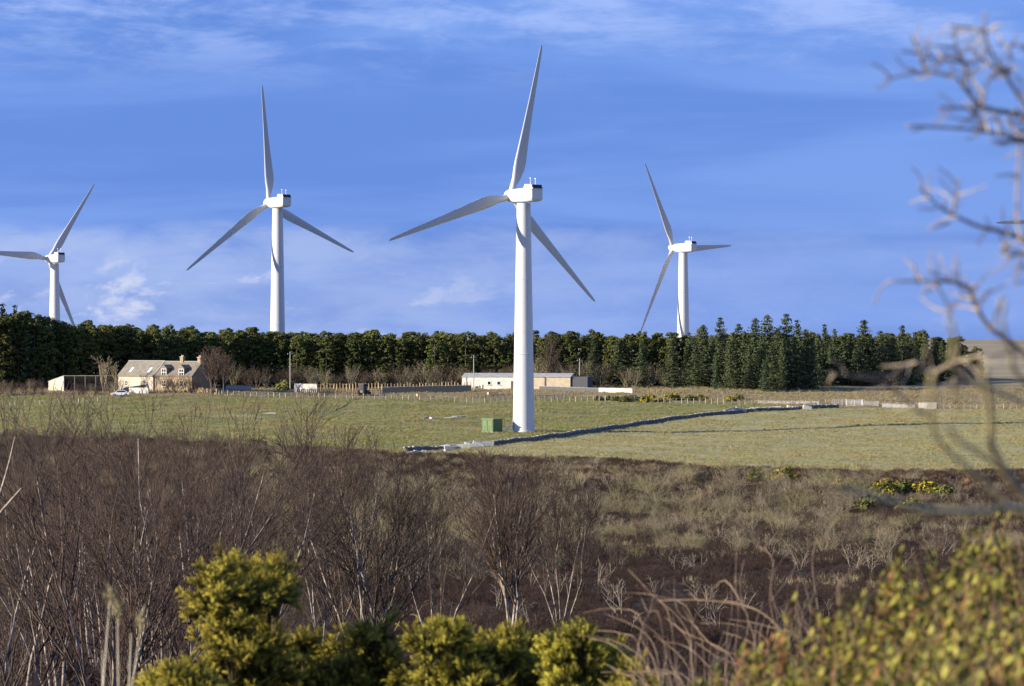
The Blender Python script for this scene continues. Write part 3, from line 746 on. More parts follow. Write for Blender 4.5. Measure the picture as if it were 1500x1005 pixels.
ok = (zc > 0) & (zc < 4) & (nr.random(len(x)) < np.where(zc == 3, .45, .4 + .6 * nz2))
s = nr.uniform(.5, 1.1, len(x)) * (.55 + .7 * nz2)
s = np.where(zc == 3, s * 1.1, s)
x, y, z, vi, s = x[ok], y[ok], z[ok], vi[ok], s[ok]
scatter('field_grass', GR, np.stack([x, y, z], -1), rots(len(x), .1), np.stack([s * 1.15, s * 1.15, s], -1), vi, 'tussocky green and straw coloured grass of the sloping fields', 'grass')

# 5 single birches that stand out of the scrub
def birch(px, Y, top, stems, lean, seed, label, kids=(9, 7, 5), r=.055, white=.030, up=.10, ang=(14, 38)):
    g = GY(px, Y); H = CAMZ - (top - HOR) * Y / FPX - g.z; S = make_birch_segs(seed, H, stems, lean, kids, 3, r, up, ang)
    S[:, 6:8] = np.maximum(S[:, 6:8], .0055 * min(1.5, max(.8, Y / 110)))
    e = empty('birch_tree', g, 0, label, 'tree', 'bare birches of the moor')
    mx_ = np.maximum(S[:, 6], S[:, 7]); lv = S[:, 8]
    for nm, sel, mt, k in (('trunk', lv == 0, M['birch'], 6), ('branches', (lv == 1), M['branch'], 4), ('twigs', lv >= 2, M['twig'], 3)):
        if sel.any():
            o = obj(nm, segs_mesh(nm, S[sel][:, :8], mt, k, S[sel][:, 8]), e)
            if nm != 'trunk': o['kind'] = 'stuff'
    return e
birch(168, 72, 580, 3, .10, 501, 'tall slim birch with a straight dark red stem at the left', (13, 7, 5), .065)
birch(244, 76, 590, 8, .42, 502, 'many stemmed pale birch fanning out right of the tall slim one', (9, 7, 5), .06)
birch(296, 90, 606, 6, .4, 516, 'reddish birch spray crossing the field edge below the farmhouse', (9, 7, 5), .055)
birch(20, 80, 662, 4, .4, 503, 'birch cut by the left edge of the picture', (7, 6, 4), .06)
birch(90, 105, 655, 5, .38, 504, 'bushy brown birch between the left edge and the slim birch', (7, 6, 4), .06)
birch(330, 112, 648, 5, .45, 505, 'low spreading birch behind the pale fanned birch', (7, 6, 4), .06)
birch(548, 124, 636, 6, .42, 506, 'broad fan shaped bare birch above the gorse, left of centre', (10, 8, 6), .085)
birch(470, 150, 660, 5, .40, 507, 'reddish birch just left of the broad fan shaped one', (7, 6, 4), .06)
birch(745, 184, 664, 4, .34, 508, 'dark single trunked birch standing below the nearest turbine', (12, 8, 6), .13)
birch(820, 200, 688, 5, .55, 509, 'wide low birch right of the dark trunked one', (10, 7, 5))
birch(640, 165, 690, 5, .42, 510, 'slender birch between the two largest centre birches', (7, 6, 4), .06)
birch(400, 190, 655, 5, .42, 511, 'distant grey birch clump left of centre', (7, 6, 4), .06)
birch(250, 175, 650, 5, .42, 512, 'brown birch thicket behind the pale fanned birch', (7, 6, 4), .06)
birch(30, 170, 662, 5, .42, 513, 'brown birch thicket below the pasture at far left', (7, 6, 4), .06)
birch(140, 150, 652, 5, .42, 514, 'dense birch behind the tall slim birch', (7, 6, 4), .06)
birch(520, 300, 640, 6, .42, 515, 'red tinted birch reaching the field edge left of the kiosk', (8, 6, 4))

WB = [segs_mesh('twigs', make_birch_segs(560 + i, 2.9, 11, .8, (7, 6), 2, .04, .02, (20, 60))[:, :8], M[m_]) for i, m_ in enumerate(('twig_grey', 'twig_olive', 'twig_grey', 'twig_olive'))]
for i in range(90):
    py_ = rng.uniform(694, 770); px_ = rng.uniform(600, 1290) if i < 72 else rng.uniform(360, 620)
    e = empty('willow_bush', G(px_, py_), rng.random() * 6.28, 'leafless willow bush in pale scrub ' + ('left of the nearest tower' if px_ < 750 else 'below the near end of the stone wall' if px_ < 950 else 'left of the yellow gorse' if px_ < 1120 else 'around the yellow gorse') + (', upper part' if py_ < 725 else ', lower part'), 'bush', 'willow bushes of the pale scrub band')
    k_ = rng.uniform(.7, 1.2); e.scale = (k_ * 1.2, k_ * 1.2, k_); obj('twigs', rng.choice(WB), e)
# 6 gorse on the moor edge and under the wood
def far_gorse_mesh(seed, n=900, r_=.7):
    q = np.random.default_rng(seed); v = q.normal(size=(n, 3)); v /= np.linalg.norm(v, axis=1, keepdims=True); v[:, 2] = np.abs(v[:, 2])
    lump = 1 + .22 * np.sin(v[:, :1] * 5 + seed) * np.cos(v[:, 1:2] * 6) + q.normal(0, .08, (n, 1))
    p = v * lump * r_ * q.uniform(.72, 1.05, (n, 1)); nn_ = v + q.normal(0, .5, (n, 3)); nn_ /= np.linalg.norm(nn_, axis=1, keepdims=True)
    a = np.cross(nn_, q.normal(size=(n, 3))); a /= np.linalg.norm(a, axis=1, keepdims=True); b = np.cross(nn_, a); s = q.uniform(.05, .12, (n, 1)) * r_ / .7
    Vv = np.stack([p - a * s, p + a * s * .6 - b * s, p + a * s * .8 + b * s], 1).reshape(-1, 3)
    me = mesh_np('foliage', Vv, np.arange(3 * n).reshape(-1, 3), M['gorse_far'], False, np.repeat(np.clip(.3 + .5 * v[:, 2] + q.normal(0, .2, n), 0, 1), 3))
    m = n // 2; k = q.choice(n, m, replace=False); k = k[v[k, 2] > .1]
    p2 = p[k] * 1.05; a2, b2, s2 = a[k], b[k], s[k] * .78
    Vf = np.stack([p2 - a2 * s2, p2 + a2 * s2 - b2 * s2, p2 + a2 * s2 + b2 * s2], 1).reshape(-1, 3)
    return me, mesh_np('flowers', Vf, np.arange(len(Vf)).reshape(-1, 3), M['flower'])
FG = [far_gorse_mesh(600 + i) for i in range(4)]
def far_gorse(px, py, size, flower, label, group, Y=None):
    g = G(px, py) if Y is None else GY(px, Y)
    e = empty('gorse_bush', g, rng.random() * 6.28, label, 'bush', group); e.scale = (size, size, size * rng.uniform(.75, 1.0))
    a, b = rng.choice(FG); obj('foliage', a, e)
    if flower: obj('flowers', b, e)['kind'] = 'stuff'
    return e
for (px, py, sz, fl, lb) in [(1148, 706, 2.0, 1, 'bright yellow gorse bush at the edge of the brown moor, below the right field'),
                             (1108, 706, 1.7, 0, 'dark green gorse bush just left of the bright yellow one'),
                             (1004, 704, 1.2, 1, 'small yellow gorse clump farthest left on the moor edge'),
                             (1235, 716, 1.6, 1, 'thinly flowering gorse right of the bright yellow bush'),
                             (1262, 720, 1.8, 0, 'dark gorse in the middle of the right hand row'),
                             (1296, 726, 1.9, 1, 'yellow flecked gorse behind the fallen looking branch'),
                             (1322, 724, 1.7, 0, 'round dark gorse right of the yellow flecked one'),
                             (1358, 726, 1.8, 1, 'golden gorse near the right end of the row'),
                             (1385, 730, 1.6, 0, 'last dark gorse of the right hand row'),
                             (1210, 712, 1.5, 0, 'low dark gorse left of the thinly flowering one'),
                             (1275, 752, 2.0, 0, 'big dark gorse in the hollow in front of the row'),
                             (1335, 752, 1.8, 1, 'green gorse with sparse flowers in the hollow, right side'),
                             (374, 657, 1.9, 0, 'lone dark bush at the lower corner of the left pasture')]:
    far_gorse(px, py, sz * 1.5, fl, lb, None)
for i, px in enumerate(list(range(880, 1000, 11)) + [1010, 1022, 1034, 1070, 1085]):
    far_gorse(px + rng.uniform(-3, 3), 588 + rng.uniform(-2, 1), rng.uniform(1.4, 2.2), px > 940 and rng.random() < .7, 'olive gorse bush in the row along the foot of the wood', 'gorse along the foot of the wood')
far_gorse(418, 571, 3.6, 0, 'tall rounded rust and green evergreen beside the leftmost pole', None)
# bare bushes under the wood and round the farm
BU = [segs_mesh('twigs', make_birch_segs(640 + i, 4.2, 8, .5, (7, 6), 2, .06, .08, (18, 50))[:, :8] * 1.0, M[m_]) for i, m_ in enumerate(('twig_grey', 'twig', 'branch', 'twig_grey'))]
def bare_bush(px, Y, sc_, label, group, k=None):
    e = empty('bare_bush', GY(px, Y), rng.random() * 6.28, label, 'bush', group); e.scale = (sc_ * 1.1, sc_ * 1.1, sc_ * rng.uniform(.85, 1.1))
    obj('twigs', BU[rng.randrange(4) if k is None else k], e)['kind'] = 'stuff'; return e
for i in range(58):
    px = 345 + i * 12 + rng.uniform(-6, 6)
    bare_bush(px, 884 + rng.uniform(-4, 5), rng.uniform(.9, 1.7), 'leafless grey brown bush at the foot of the pine belt', 'bare bushes at the foot of the belt')
for i in range(30):
    px = -10 + i * 6.5 + rng.uniform(-4, 4)
    if 66 < px < 108: continue
    bare_bush(px, 846 + rng.uniform(-5, 4), rng.uniform(.6, 1.0), 'brown bush in the ragged hedge left of the farmhouse', 'hedge bushes left of the farmhouse', rng.choice((0, 1, 1)))
for i, px in enumerate((243, 250, 258, 266, 272, 280, 287)):
    bare_bush(px, 848 + rng.uniform(-2, 2), rng.uniform(.7, 1.15), 'straggly reddish bush in the garden before the farmhouse', 'garden bushes before the farmhouse', rng.choice((1, 2)))
def farm_tree(px, Y, H, stems, lean, seed, label, mt='twig'):
    S = make_birch_segs(seed, H, stems, lean, (8, 6, 4), 3, .16, .08, (18, 45)); S[:, 6:8] = np.maximum(S[:, 6:8], .022)
    e = empty('bare_tree', GY(px, Y), 0, label, 'tree'); lv = S[:, 8]
    obj('trunk', segs_mesh('trunk', S[lv == 0][:, :8], M['branch'] if mt == 'twig' else M['pale'], 6), e)
    obj('branches', segs_mesh('branches', S[lv == 1][:, :8], M[mt], 4), e); obj('twigs', segs_mesh('twigs', S[lv >= 2][:, :8], M[mt], 3), e)
farm_tree(152, 856, 8.6, 2, .35, 701, 'pale bare forked tree left of the steading roof', 'twig_grey')
farm_tree(168, 852, 6.5, 1, .2, 702, 'thin leafless sapling close to the steading corner', 'twig_grey')
farm_tree(312, 846, 11.0, 6, .55, 703, 'large dark bare tree overhanging the right end of the farmhouse')
farm_tree(328, 856, 9.0, 5, .5, 704, 'smaller bare tree right of the large dark one')
farm_tree(800, 884, 13.0, 4, .35, 705, 'reddish bare tree among the pines right of the nearest tower')

# ================================================================== farm
BETA = R(-34)
# --- steading and house: local x along the front to the right, y back, z up
hp = P(173, 574.5, 866); hp.z = float(gz(hp.x, hp.y)) + .1
def gable_walls(mb, u0, u1, v0, v1, ze, zr): mb.prism([(v0, -1.2), (v1, -1.2), (v1, ze), ((v0 + v1) / 2, zr), (v0, ze)], u0, u1)
def roof_pair(mb, u0, u1, v0, v1, ze, zr, over=.25, th=.16):
    vm = (v0 + v1) / 2; sl = (zr - ze) / (vm - v0)
    for s, vo in ((1, v0), (-1, v1)):
        e_ = vo - s * over
        mb.prism([(e_, ze - over * sl + .02), (vm, zr + .02), (vm, zr + .02 + th), (e_, ze - over * sl + .02 + th)], u0, u1)
def window(parent, u, v, z, wd, ht, bars=True):
    "window on a front wall (facing -y)"
    mb = MB(); t = .11
    mb.box(u, u + wd, v - .07, v - .012, z, z + t); mb.box(u, u + wd, v - .07, v - .012, z + ht - t, z + ht)
    mb.box(u, u + t, v - .07, v - .012, z + t, z + ht - t); mb.box(u + wd - t, u + wd, v - .07, v - .012, z + t, z + ht - t)
    if bars:
        mb.box(u + t, u + wd - t, v - .06, v - .014, z + ht / 2 - .05, z + ht / 2 + .05); mb.box(u + wd / 2 - .04, u + wd / 2 + .04, v - .058, v - .014, z + t, z + ht - t)
    f = mb.build('window', M['wpaint'], parent)
    mb = MB(); mb.box(u + t, u + wd - t, v - .035, v - .013, z + t, z + ht - t); mb.build('pane', M['glass'], f)
    mb = MB(); mb.box(u - .1, u + wd + .1, v - .16, v - .01, z - .14, z - .003); mb.build('sill', M['slab'], f)
st = empty('steading', hp, BETA, 'stone steading with two pale skylights joined to the farmhouse left end', 'building')
SL, SW, SE, SR = 11.0, 8.6, 3.5, 6.9
mb = MB(); gable_walls(mb, 0, SL, 0, SW, SE, SR); mb.build('wall', M['harl'], st)
mb = MB(); roof_pair(mb, -.2, SL + .1, 0, SW, SE, SR); rf = mb.build('roof', M['slate'], st)
mb = MB(); mb.box(-.22, SL + .12, SW / 2 - .16, SW / 2 + .16, SR + .13, SR + .30); mb.build('ridge', M['lead'], rf)
sl = (SR - SE) / (SW / 2)
for u in (2.6, 8.4):
    q = MB(); v0, v1 = .9, 2.2
    q.prism([(v0, SE + v0 * sl + .17), (v1, SE + v1 * sl + .17), (v1, SE + v1 * sl + .27), (v0, SE + v0 * sl + .27)], u, u + .75)
    q.build('skylight', M['skyl'], rf)
mb = MB(); mb.box(7.1, 8.4, -.06, -.012, 0, 2.3); mb.build('door', M['wood'], st)
window(st, 2.0, 0, 1.1, 1.1, 1.2)
hs = empty('farmhouse', hp + Matrix.Rotation(BETA, 3, 'Z') @ Vector((SL + .12, .35, 0)), BETA, 'stone farmhouse with two white dormers and two chimneys', 'house')
HL, HW, HE, HR_ = 11.6, 7.6, 3.5, 6.8
mb = MB(); gable_walls(mb, 0, HL, 0, HW, HE, HR_); mb.build('wall', M['sandst'], hs)
mb = MB(); roof_pair(mb, 0.05, HL + .15, 0, HW, HE, HR_); rf = mb.build('roof', M['slate2'], hs)
mb = MB(); mb.box(0.0, HL + .16, HW / 2 - .15, HW / 2 + .15, HR_ + .13, HR_ + .28); mb.build('ridge', M['lead'], rf)
mb = MB(); mb.prism([(-.28, HE - .15), (HW / 2, HR_ + .1), (HW / 2, HR_ + .36), (-.28, HE + .12)], -.1, .16); mb.build('skew', M['lead'], rf)
for u, hgt in ((5.6, 1.2), (11.0, 1.1)):
    mb = MB(); mb.box(u - .45, u + .45, HW / 2 - .4, HW / 2 + .4, HR_ - .6, HR_ + hgt); ch = mb.build('chimney', M['sandst'], rf)
    mb = MB(); mb.box(u - .55, u + .55, HW / 2 - .5, HW / 2 + .5, HR_ + hgt + .003, HR_ + hgt + .16); mb.build('chimney_cap', M['slab'], ch)
    for q in (-.2, .2):
        mb = MB(); mb.tube([(u + q, HW / 2, HR_ + hgt + .16), (u + q, HW / 2, HR_ + hgt + .55)], [.13, .11], 8); mb.build('chimney_pot', M['tanwall'], ch)
for u in (2.0, 7.4):
    dm = MB(); W2 = 1.75
    dm.prism([(.1, HE - .2), (3.2, HE - .2), (3.2, HE + 1.85), (.1, HE + 1.85)], u, u + W2); d = dm.build('dormer', M['slate2'], rf)
    mb = MB(); vs = [(u - .2, -.15, HE + 1.86), (u + W2 / 2, -.15, HE + 2.75), (u + W2 + .2, -.15, HE + 1.86), (u - .2, 4.0, HE + 1.86), (u + W2 / 2, 4.0, HE + 2.75), (u + W2 + .2, 4.0, HE + 1.86)]
    mb.add(vs, [(0, 1, 2), (5, 4, 3), (0, 3, 4, 1), (1, 4, 5, 2), (0, 2, 5, 3)]); mb.build('dormer_roof', M['slate2'], d)
    window(hs, u + .12, .1, HE + .05, W2 - .24, 1.7)
for u in (2.3, 7.8): window(hs, u, 0, .9, 1.25, 1.5)
mb = MB(); mb.box(5.2, 6.2, -.06, -.012, 0, 2.1); mb.build('door', M['wood'], hs)
# --- open shed with a pale gable, left
sp = P(71, 570, 862); sp.z = float(gz(sp.x, sp.y))
sh = empty('open_shed', sp, R(-22), 'low dark open fronted shed with a pale sloping end wall', 'shed')
mb = MB(); mb.prism([(0, -.6), (.12, -.6), (.12, 2.4), (0, 2.4)], 0, .2)
ew = MB(); ew.add([(0, 0, -.8), (5.6, -2.6, -.8), (5.6, -2.6, 3.4), (0, 0, 2.0), (.12, .22, -.8), (5.72, -2.38, -.8), (5.72, -2.38, 3.4), (.12, .22, 2.0)],
                  [(0, 1, 2, 3), (7, 6, 5, 4), (0, 4, 5, 1), (1, 5, 6, 2), (2, 6, 7, 3), (3, 7, 4, 0)]); ew.build('end_wall', M['harl'], sh)
mb = MB(); mb.add([(-.2, .1, 2.02), (5.75, -2.7, 3.46), (17.2, 3.2, 3.46), (11.5, 6.0, 2.02), (-.2, .1, 2.16), (5.75, -2.7, 3.60), (17.2, 3.2, 3.60), (11.5, 6.0, 2.16)],
                  [(0, 1, 2, 3), (7, 6, 5, 4), (0, 4, 5, 1), (1, 5, 6, 2), (2, 6, 7, 3), (3, 7, 4, 0)]); mb.build('roof', M['roofsheet'], sh)
mb = MB(); mb.add([(0.2, .3, -.8), (11.5, 5.9, -.8), (11.5, 5.9, 2.0), (.2, .3, 2.0), (.1, .5, -.8), (11.4, 6.1, -.8), (11.4, 6.1, 2.0), (.1, .5, 2.0)],
                  [(0, 1, 2, 3), (7, 6, 5, 4), (0, 4, 5, 1), (1, 5, 6, 2), (2, 6, 7, 3), (3, 7, 4, 0)]); mb.build('back_wall', M['darkwall'], sh)
for q in range(1, 6):
    a = q / 5; mb = MB(); X, Yq = 5.7 + 11.3 * a, -2.5 + 5.6 * a; mb.box(X - .09, X + .09, Yq - .09, Yq + .09, -.8, 3.43); mb.build('post', M['darkwall'], sh)
# --- car
def car_at(px, py, Y, rz, label):
    g = P(px, py, Y); g.z = float(gz(g.x, g.y)) + .02
    e = empty('parked_car', g, rz, label, 'car')
    prof = [(-2.1, .35), (2.1, .35), (2.15, .62), (2.0, .82), (1.15, .93), (.55, 1.42), (-1.0, 1.46), (-1.75, 1.02), (-2.12, .92)]
    mb = MB(); hw = [.82, .82, .86, .86, .80, .62, .62, .78, .84]
    vs = [(x_, -h_, z_) for (x_, z_), h_ in zip(prof, hw)] + [(x_, h_, z_) for (x_, z_), h_ in zip(prof, hw)]; n = len(prof)
    mb.add(vs, [tuple(range(n)), tuple(range(2 * n - 1, n - 1, -1))] + [(i, (i + 1) % n, (i + 1) % n + n, i + n) for i in range(n)])
    mb.build('body', M['car'], e, bevel=.05)
    for s in (-1, 1):
        mb = MB(); y0, y1 = s * .835, s * .665
        mb.add([(-1.5, y0, 1.0), (.95, y0, .98), (.5, y1, 1.36), (-.95, y1, 1.39), (-1.5, y0 - s * .03, 1.0), (.95, y0 - s * .03, .98), (.5, y1 - s * .03, 1.36), (-.95, y1 - s * .03, 1.39)], [(0, 1, 2, 3), (7, 6, 5, 4), (0, 4, 5, 1), (1, 5, 6, 2), (2, 6, 7, 3), (3, 7, 4, 0)])
        mb.build('side_window', M['glass'], e)
        for xx in (-1.3, 1.3):
            mb = MB(); mb.tube([(xx, s * .66, .32), (xx, s * .90, .32)], [.32, .32], 16); wh = mb.build('wheel', M['tyre'], e)
            mb = MB(); mb.tube([(xx, s * .905, .32), (xx, s * .925, .32)], [.19, .19], 12); mb.build('rim', M['grey'], wh)
    mb = MB(); mb.add([(1.12, -.72, .96), (1.12, .72, .96), (.60, .56, 1.40), (.60, -.56, 1.40), (1.15, -.72, .975), (1.15, .72, .975), (.63, .56, 1.415), (.63, -.56, 1.415)], [(0, 1, 2, 3), (7, 6, 5, 4), (0, 4, 5, 1), (1, 5, 6, 2), (2, 6, 7, 3), (3, 7, 4, 0)]); mb.build('windscreen', M['glass'], e)
    for s in (-1, 1):
        mb = MB(); mb.box(2.10, 2.17, s * .66 - .16, s * .66 + .16, .62, .78); mb.build('headlight', M['skyl'], e)
car_at(176, 577, 834, R(182), 'silver car parked before the low pale wall by the farm')
# --- low walls, fences and gates round the farm
def low_wall(px0, px1, Y0, Y1, h, mt, label, nm='low_wall', th=.35, panels=0):
    a, b = GY(px0, Y0), GY(px1, Y1); d = b - a; ln = Vector((d.x, d.y, 0)).length
    e = empty(nm, a, math.atan2(d.y, d.x), label, 'wall' if 'wall' in nm else 'fence')
    n = max(2, int(ln / 1.8)); mb = MB()
    for i in range(n):
        z_ = d.z * i / n
        mb2 = MB() if panels else mb
        mb2.box(ln * i / n + (.03 if panels else .002), ln * (i + 1) / n - (.03 if panels else 0), 0, th, z_ - .5, z_ + h * rng.uniform(.97, 1.03))
        if panels: mb2.build('board_panel', mt, e)
    if not panels: mb.build('masonry', mt, e); 
    if not panels:
        for i in range(n):
            cp = MB(); cp.box(ln * i / n + .02, ln * (i + 1) / n - .02, -.05, th + .05, d.z * i / n + h * 1.04, d.z * i / n + h * 1.04 + .12); cp.build('coping_stone', M['slab2b'], e)
    if panels:
        for i in range(n + 1):
            mb = MB(); mb.box(ln * i / n - .06, ln * i / n + .06, -.08, -.002, d.z * i / n - .5, d.z * i / n + h + .15); mb.build('post', M['wood'], e)
    return e
low_wall(189, 217, 852, 848, 1.25, M['wwall'], 'low pale wall behind the silver car')
low_wall(276, 321, 850, 846, 1.2, M['woodtan'], 'tan board fence right of the farmhouse garden', 'board_fence', .06, 1)
low_wall(330, 368, 866, 864, 1.1, M['slab'], 'pale low wall beyond the large bare tree')
low_wall(431, 464, 862, 860, 2.0, M['wwall'], 'white walled enclosure behind the paling fence')
low_wall(877, 926, 856, 850, 1.0, M['wwall'], 'white low wall standing behind the gorse row')
low_wall(790, 877, 868, 858, .8, M['darkwall'], 'dark low wall joining the long shed and the white wall')
low_wall(560, 690, 858, 860, 1.6, M['dark_blue'], 'dark shaded stone wall running left of the long white shed')  # the wall's shade is put into its dark blue colour
def fence(pts, n, h, label, rails=2, mt='pole', wire=True, pw=.07):
    "posts and rails or wires along a ground line given as (px, Y)"
    pts = [GY(*p) for p in pts]
    L_ = [0.]
    for a, b in zip(pts, pts[1:]): L_.append(L_[-1] + (b - a).length)
    e = empty('post_fence', pts[0], 0, label, 'fence')
    mb = MB(); mb.box(-pw, pw, -pw, pw, -.3, h); me0 = None; tops = []
    for i in range(n):
        t = L_[-1] * i / (n - 1); j = max(k for k in range(len(L_)) if L_[k] <= t + 1e-6); j = min(j, len(pts) - 2)
        f_ = (t - L_[j]) / (L_[j + 1] - L_[j]); p = pts[j].lerp(pts[j + 1], f_); p.z = float(gz(p.x, p.y))
        if me0 is None: o = mb.build('post', M[mt], e); me0 = o.data
        else: o = obj('post', me0, e)
        o.location = p - pts[0]; o.rotation_euler = (rng.uniform(-.05, .05), rng.uniform(-.06, .06), rng.random()); o.scale = (1, 1, rng.uniform(.85, 1.12)); tops.append(p - pts[0])
    for q in range(rails):
        mb = MB(); hh = h * (.92 - .4 * q)
        mb.tube([t + Vector((0, -pw - .01, hh)) for t in tops], [.012 if wire else .055] * len(tops), 4)
        mb.build('wire' if wire else 'rail', M['wire'] if wire else M[mt], e)
    return e
fence([(300, 842), (430, 838), (640, 826), (860, 822), (1060, 812)], 90, 1.25, 'thin post and wire fence along the top of the left pasture')
fence([(1062, 808), (1220, 806), (1500, 790)], 46, 1.15, 'post and wire fence along the top of the right field')
fence([(436, 852), (500, 852), (560, 850)], 44, 1.5, 'close set grey paling fence left of the dark wall', 2, 'wood', False, .11)
fence([(470, 874), (560, 874), (690, 872)], 48, 1.9, 'row of pale upright stakes under the pine belt', 1, 'woodtan', True, .08)
fence([(700, 834), (840, 832)], 26, 1.1, 'short dark railing before the long white shed', 2, 'darkwall', False)
fence([(0, 800), (60, 806), (150, 816)], 22, 1.1, 'post and wire fence crossing the pasture at the far left')
def gate(px, Y, wd, h, label, mt='wpaint'):
    e = empty('field_gate', GY(px, Y), R(rng.uniform(-6, 6)), label, 'gate')
    for u in (0, wd): mb = MB(); mb.box(u - .09, u + .09, -.09, .09, -.3, h + .2); mb.build('post', M[mt], e)
    for i in range(5):
        z_ = .15 + (h - .2) * i / 4; mb = MB(); mb.box(.1, wd - .1, -.03, .03, z_, z_ + .11); mb.build('bar', M[mt], e)
    for u in (.15, wd / 2, wd - .25): mb = MB(); mb.box(u, u + .1, -.065, -.032, .12, h + .03); mb.build('upright', M[mt], e)
gate(1240, 800, 3.6, 1.35, 'white five bar gate at the right end of the stone wall')
gate(1222, 802, 1.9, 1.3, 'narrow pale gate next to the white five bar gate', 'slab')
gate(1264, 800, 3.4, 1.0, 'lower pale gate right of the white five bar gate', 'slab')
low_wall(1292, 1340, 798, 797, .8, M['slab'], 'broken pale wall right of the field gates')
low_wall(1346, 1372, 797, 797, 1.4, M['wwall'], 'small white trough wall behind the blurred branches')
low_wall(1110, 1200, 812, 807, .5, M['slab2b'], 'bright top course of a second wall beyond the long stone wall')
# --- long white shed
lp = GY(677, 874); lb = empty('long_shed', lp, R(-12), 'long low white shed with two dark windows behind the nearest tower', 'building')
LLn, LW = 27.0, 7.5
mb = MB(); gable_walls(mb, 0, 17.4, 0, LW, 3.1, 3.9); mb.build('wall', M['wwall'], lb)
mb = MB(); gable_walls(mb, 17.4, LLn, 0, LW, 3.1, 3.9); mb.build('wall', M['tanwall'], lb)
mb = MB(); roof_pair(mb, -.15, LLn + .15, 0, LW, 3.1, 3.9, .2, .12); mb.build('roof', M['roofsheet'], lb)
mb = MB(); mb.box(LLn + .003, LLn + 4.2, .3, LW - .3, -1.2, 3.2); mb.build('shaded_gable_end', M['darkwall'], lb)  # dark box added to stand for the shaded gable end
for u in (6.3, 8.7): window(lb, u, 0, 1.1, .95, 1.0, False)
mb = MB(); mb.box(12.2, 13.2, -.06, -.012, 0, 2.1); mb.build('door', M['darkwall'], lb)
mb = MB(); mb.box(1.0, 1.12, -.1, -.013, 0, 3.0); mb.build('downpipe', M['grey'], lb)
# pale boarded box in the verge, dark old tractor shape, telegraph poles
def pole(px, Y, h, label, arm=True):
    e = empty('telegraph_pole', GY(px, Y), R(20), label, 'pole', None)
    mb = MB(); mb.tube([(0, 0, -.5), (0, 0, h)], [.15, .11], 8); mb.build('post', M['pole'], e)
    if arm:
        mb = MB(); mb.box(-.7, .7, -.06, .06, h - .6, h - .48); ar = mb.build('cross_arm', M['pole'], e)
        for u in (-.6, 0.25, .6): mb = MB(); mb.tube([(u, 0, h - .48), (u, 0, h - .3)], [.05, .04], 6); mb.build('insulator', M['wpaint'], ar)
pole(425, 868, 9.4, 'pole beside the rounded evergreen, leftmost of three')
pole(694, 864, 8.6, 'pole at the left end of the long white shed')
pole(849, 872, 7.6, 'pole at the right end of the long white shed')
def tractor(px, Y, rz, label):
    e = empty('old_tractor', GY(px, Y), rz, label, 'tractor')
    mb = MB(); mb.box(-1.5, 1.5, -.45, .45, .7, 1.35); mb.build('body', M['rust'], e, bevel=.08)
    mb = MB(); mb.box(-1.5, -.1, -.7, .7, 1.36, 2.75); cb = mb.build('cab', M['dark_blue'], e, bevel=.1)
    mb = MB(); mb.box(-1.6, 0, -.8, .8, 2.76, 2.9); mb.build('cab_roof', M['rust'], cb)
    for s in (-1, 1):
        mb = MB(); mb.tube([(-.9, s * .5, .8), (-.9, s * .95, .8)], [.82, .82], 18); mb.build('wheel', M['tyre'], e)
        mb = MB(); mb.tube([(1.2, s * .5, .5), (1.2, s * .8, .5)], [.5, .5], 16); mb.build('wheel', M['tyre'], e)
    mb = MB(); mb.tube([(.6, 0, 1.3), (.6, 0, 2.3)], [.05, .05], 6); mb.build('exhaust', M['dark'], e)
tractor(534, 846, R(60), 'dark old tractor standing between the paling fence and the dark wall')
def feeder(px, Y, label):
    e = empty('hay_feeder', GY(px, Y), R(15), label, 'feeder')
    for s in (0, 1.5):
        mb = MB(); mb.box(0, 2.2, s - .04, s + .04, .3, .9); mb.build('side', M['woodtan'], e)
    for u in (0, 2.2):
        mb = MB(); mb.box(u - .05, u + .05, .05, 1.45, .3, .9); mb.build('end', M['woodtan'], e)
        for s in (0, 1.5): mb = MB(); mb.box(u - .06, u + .06, s - .1, s + .1, -.2, .298); mb.build('leg', M['wood'], e)
feeder(612, 838, 'tan timber feed trough in the reddish verge')
feeder(716, 846, 'pale timber trailer bed parked before the long shed')

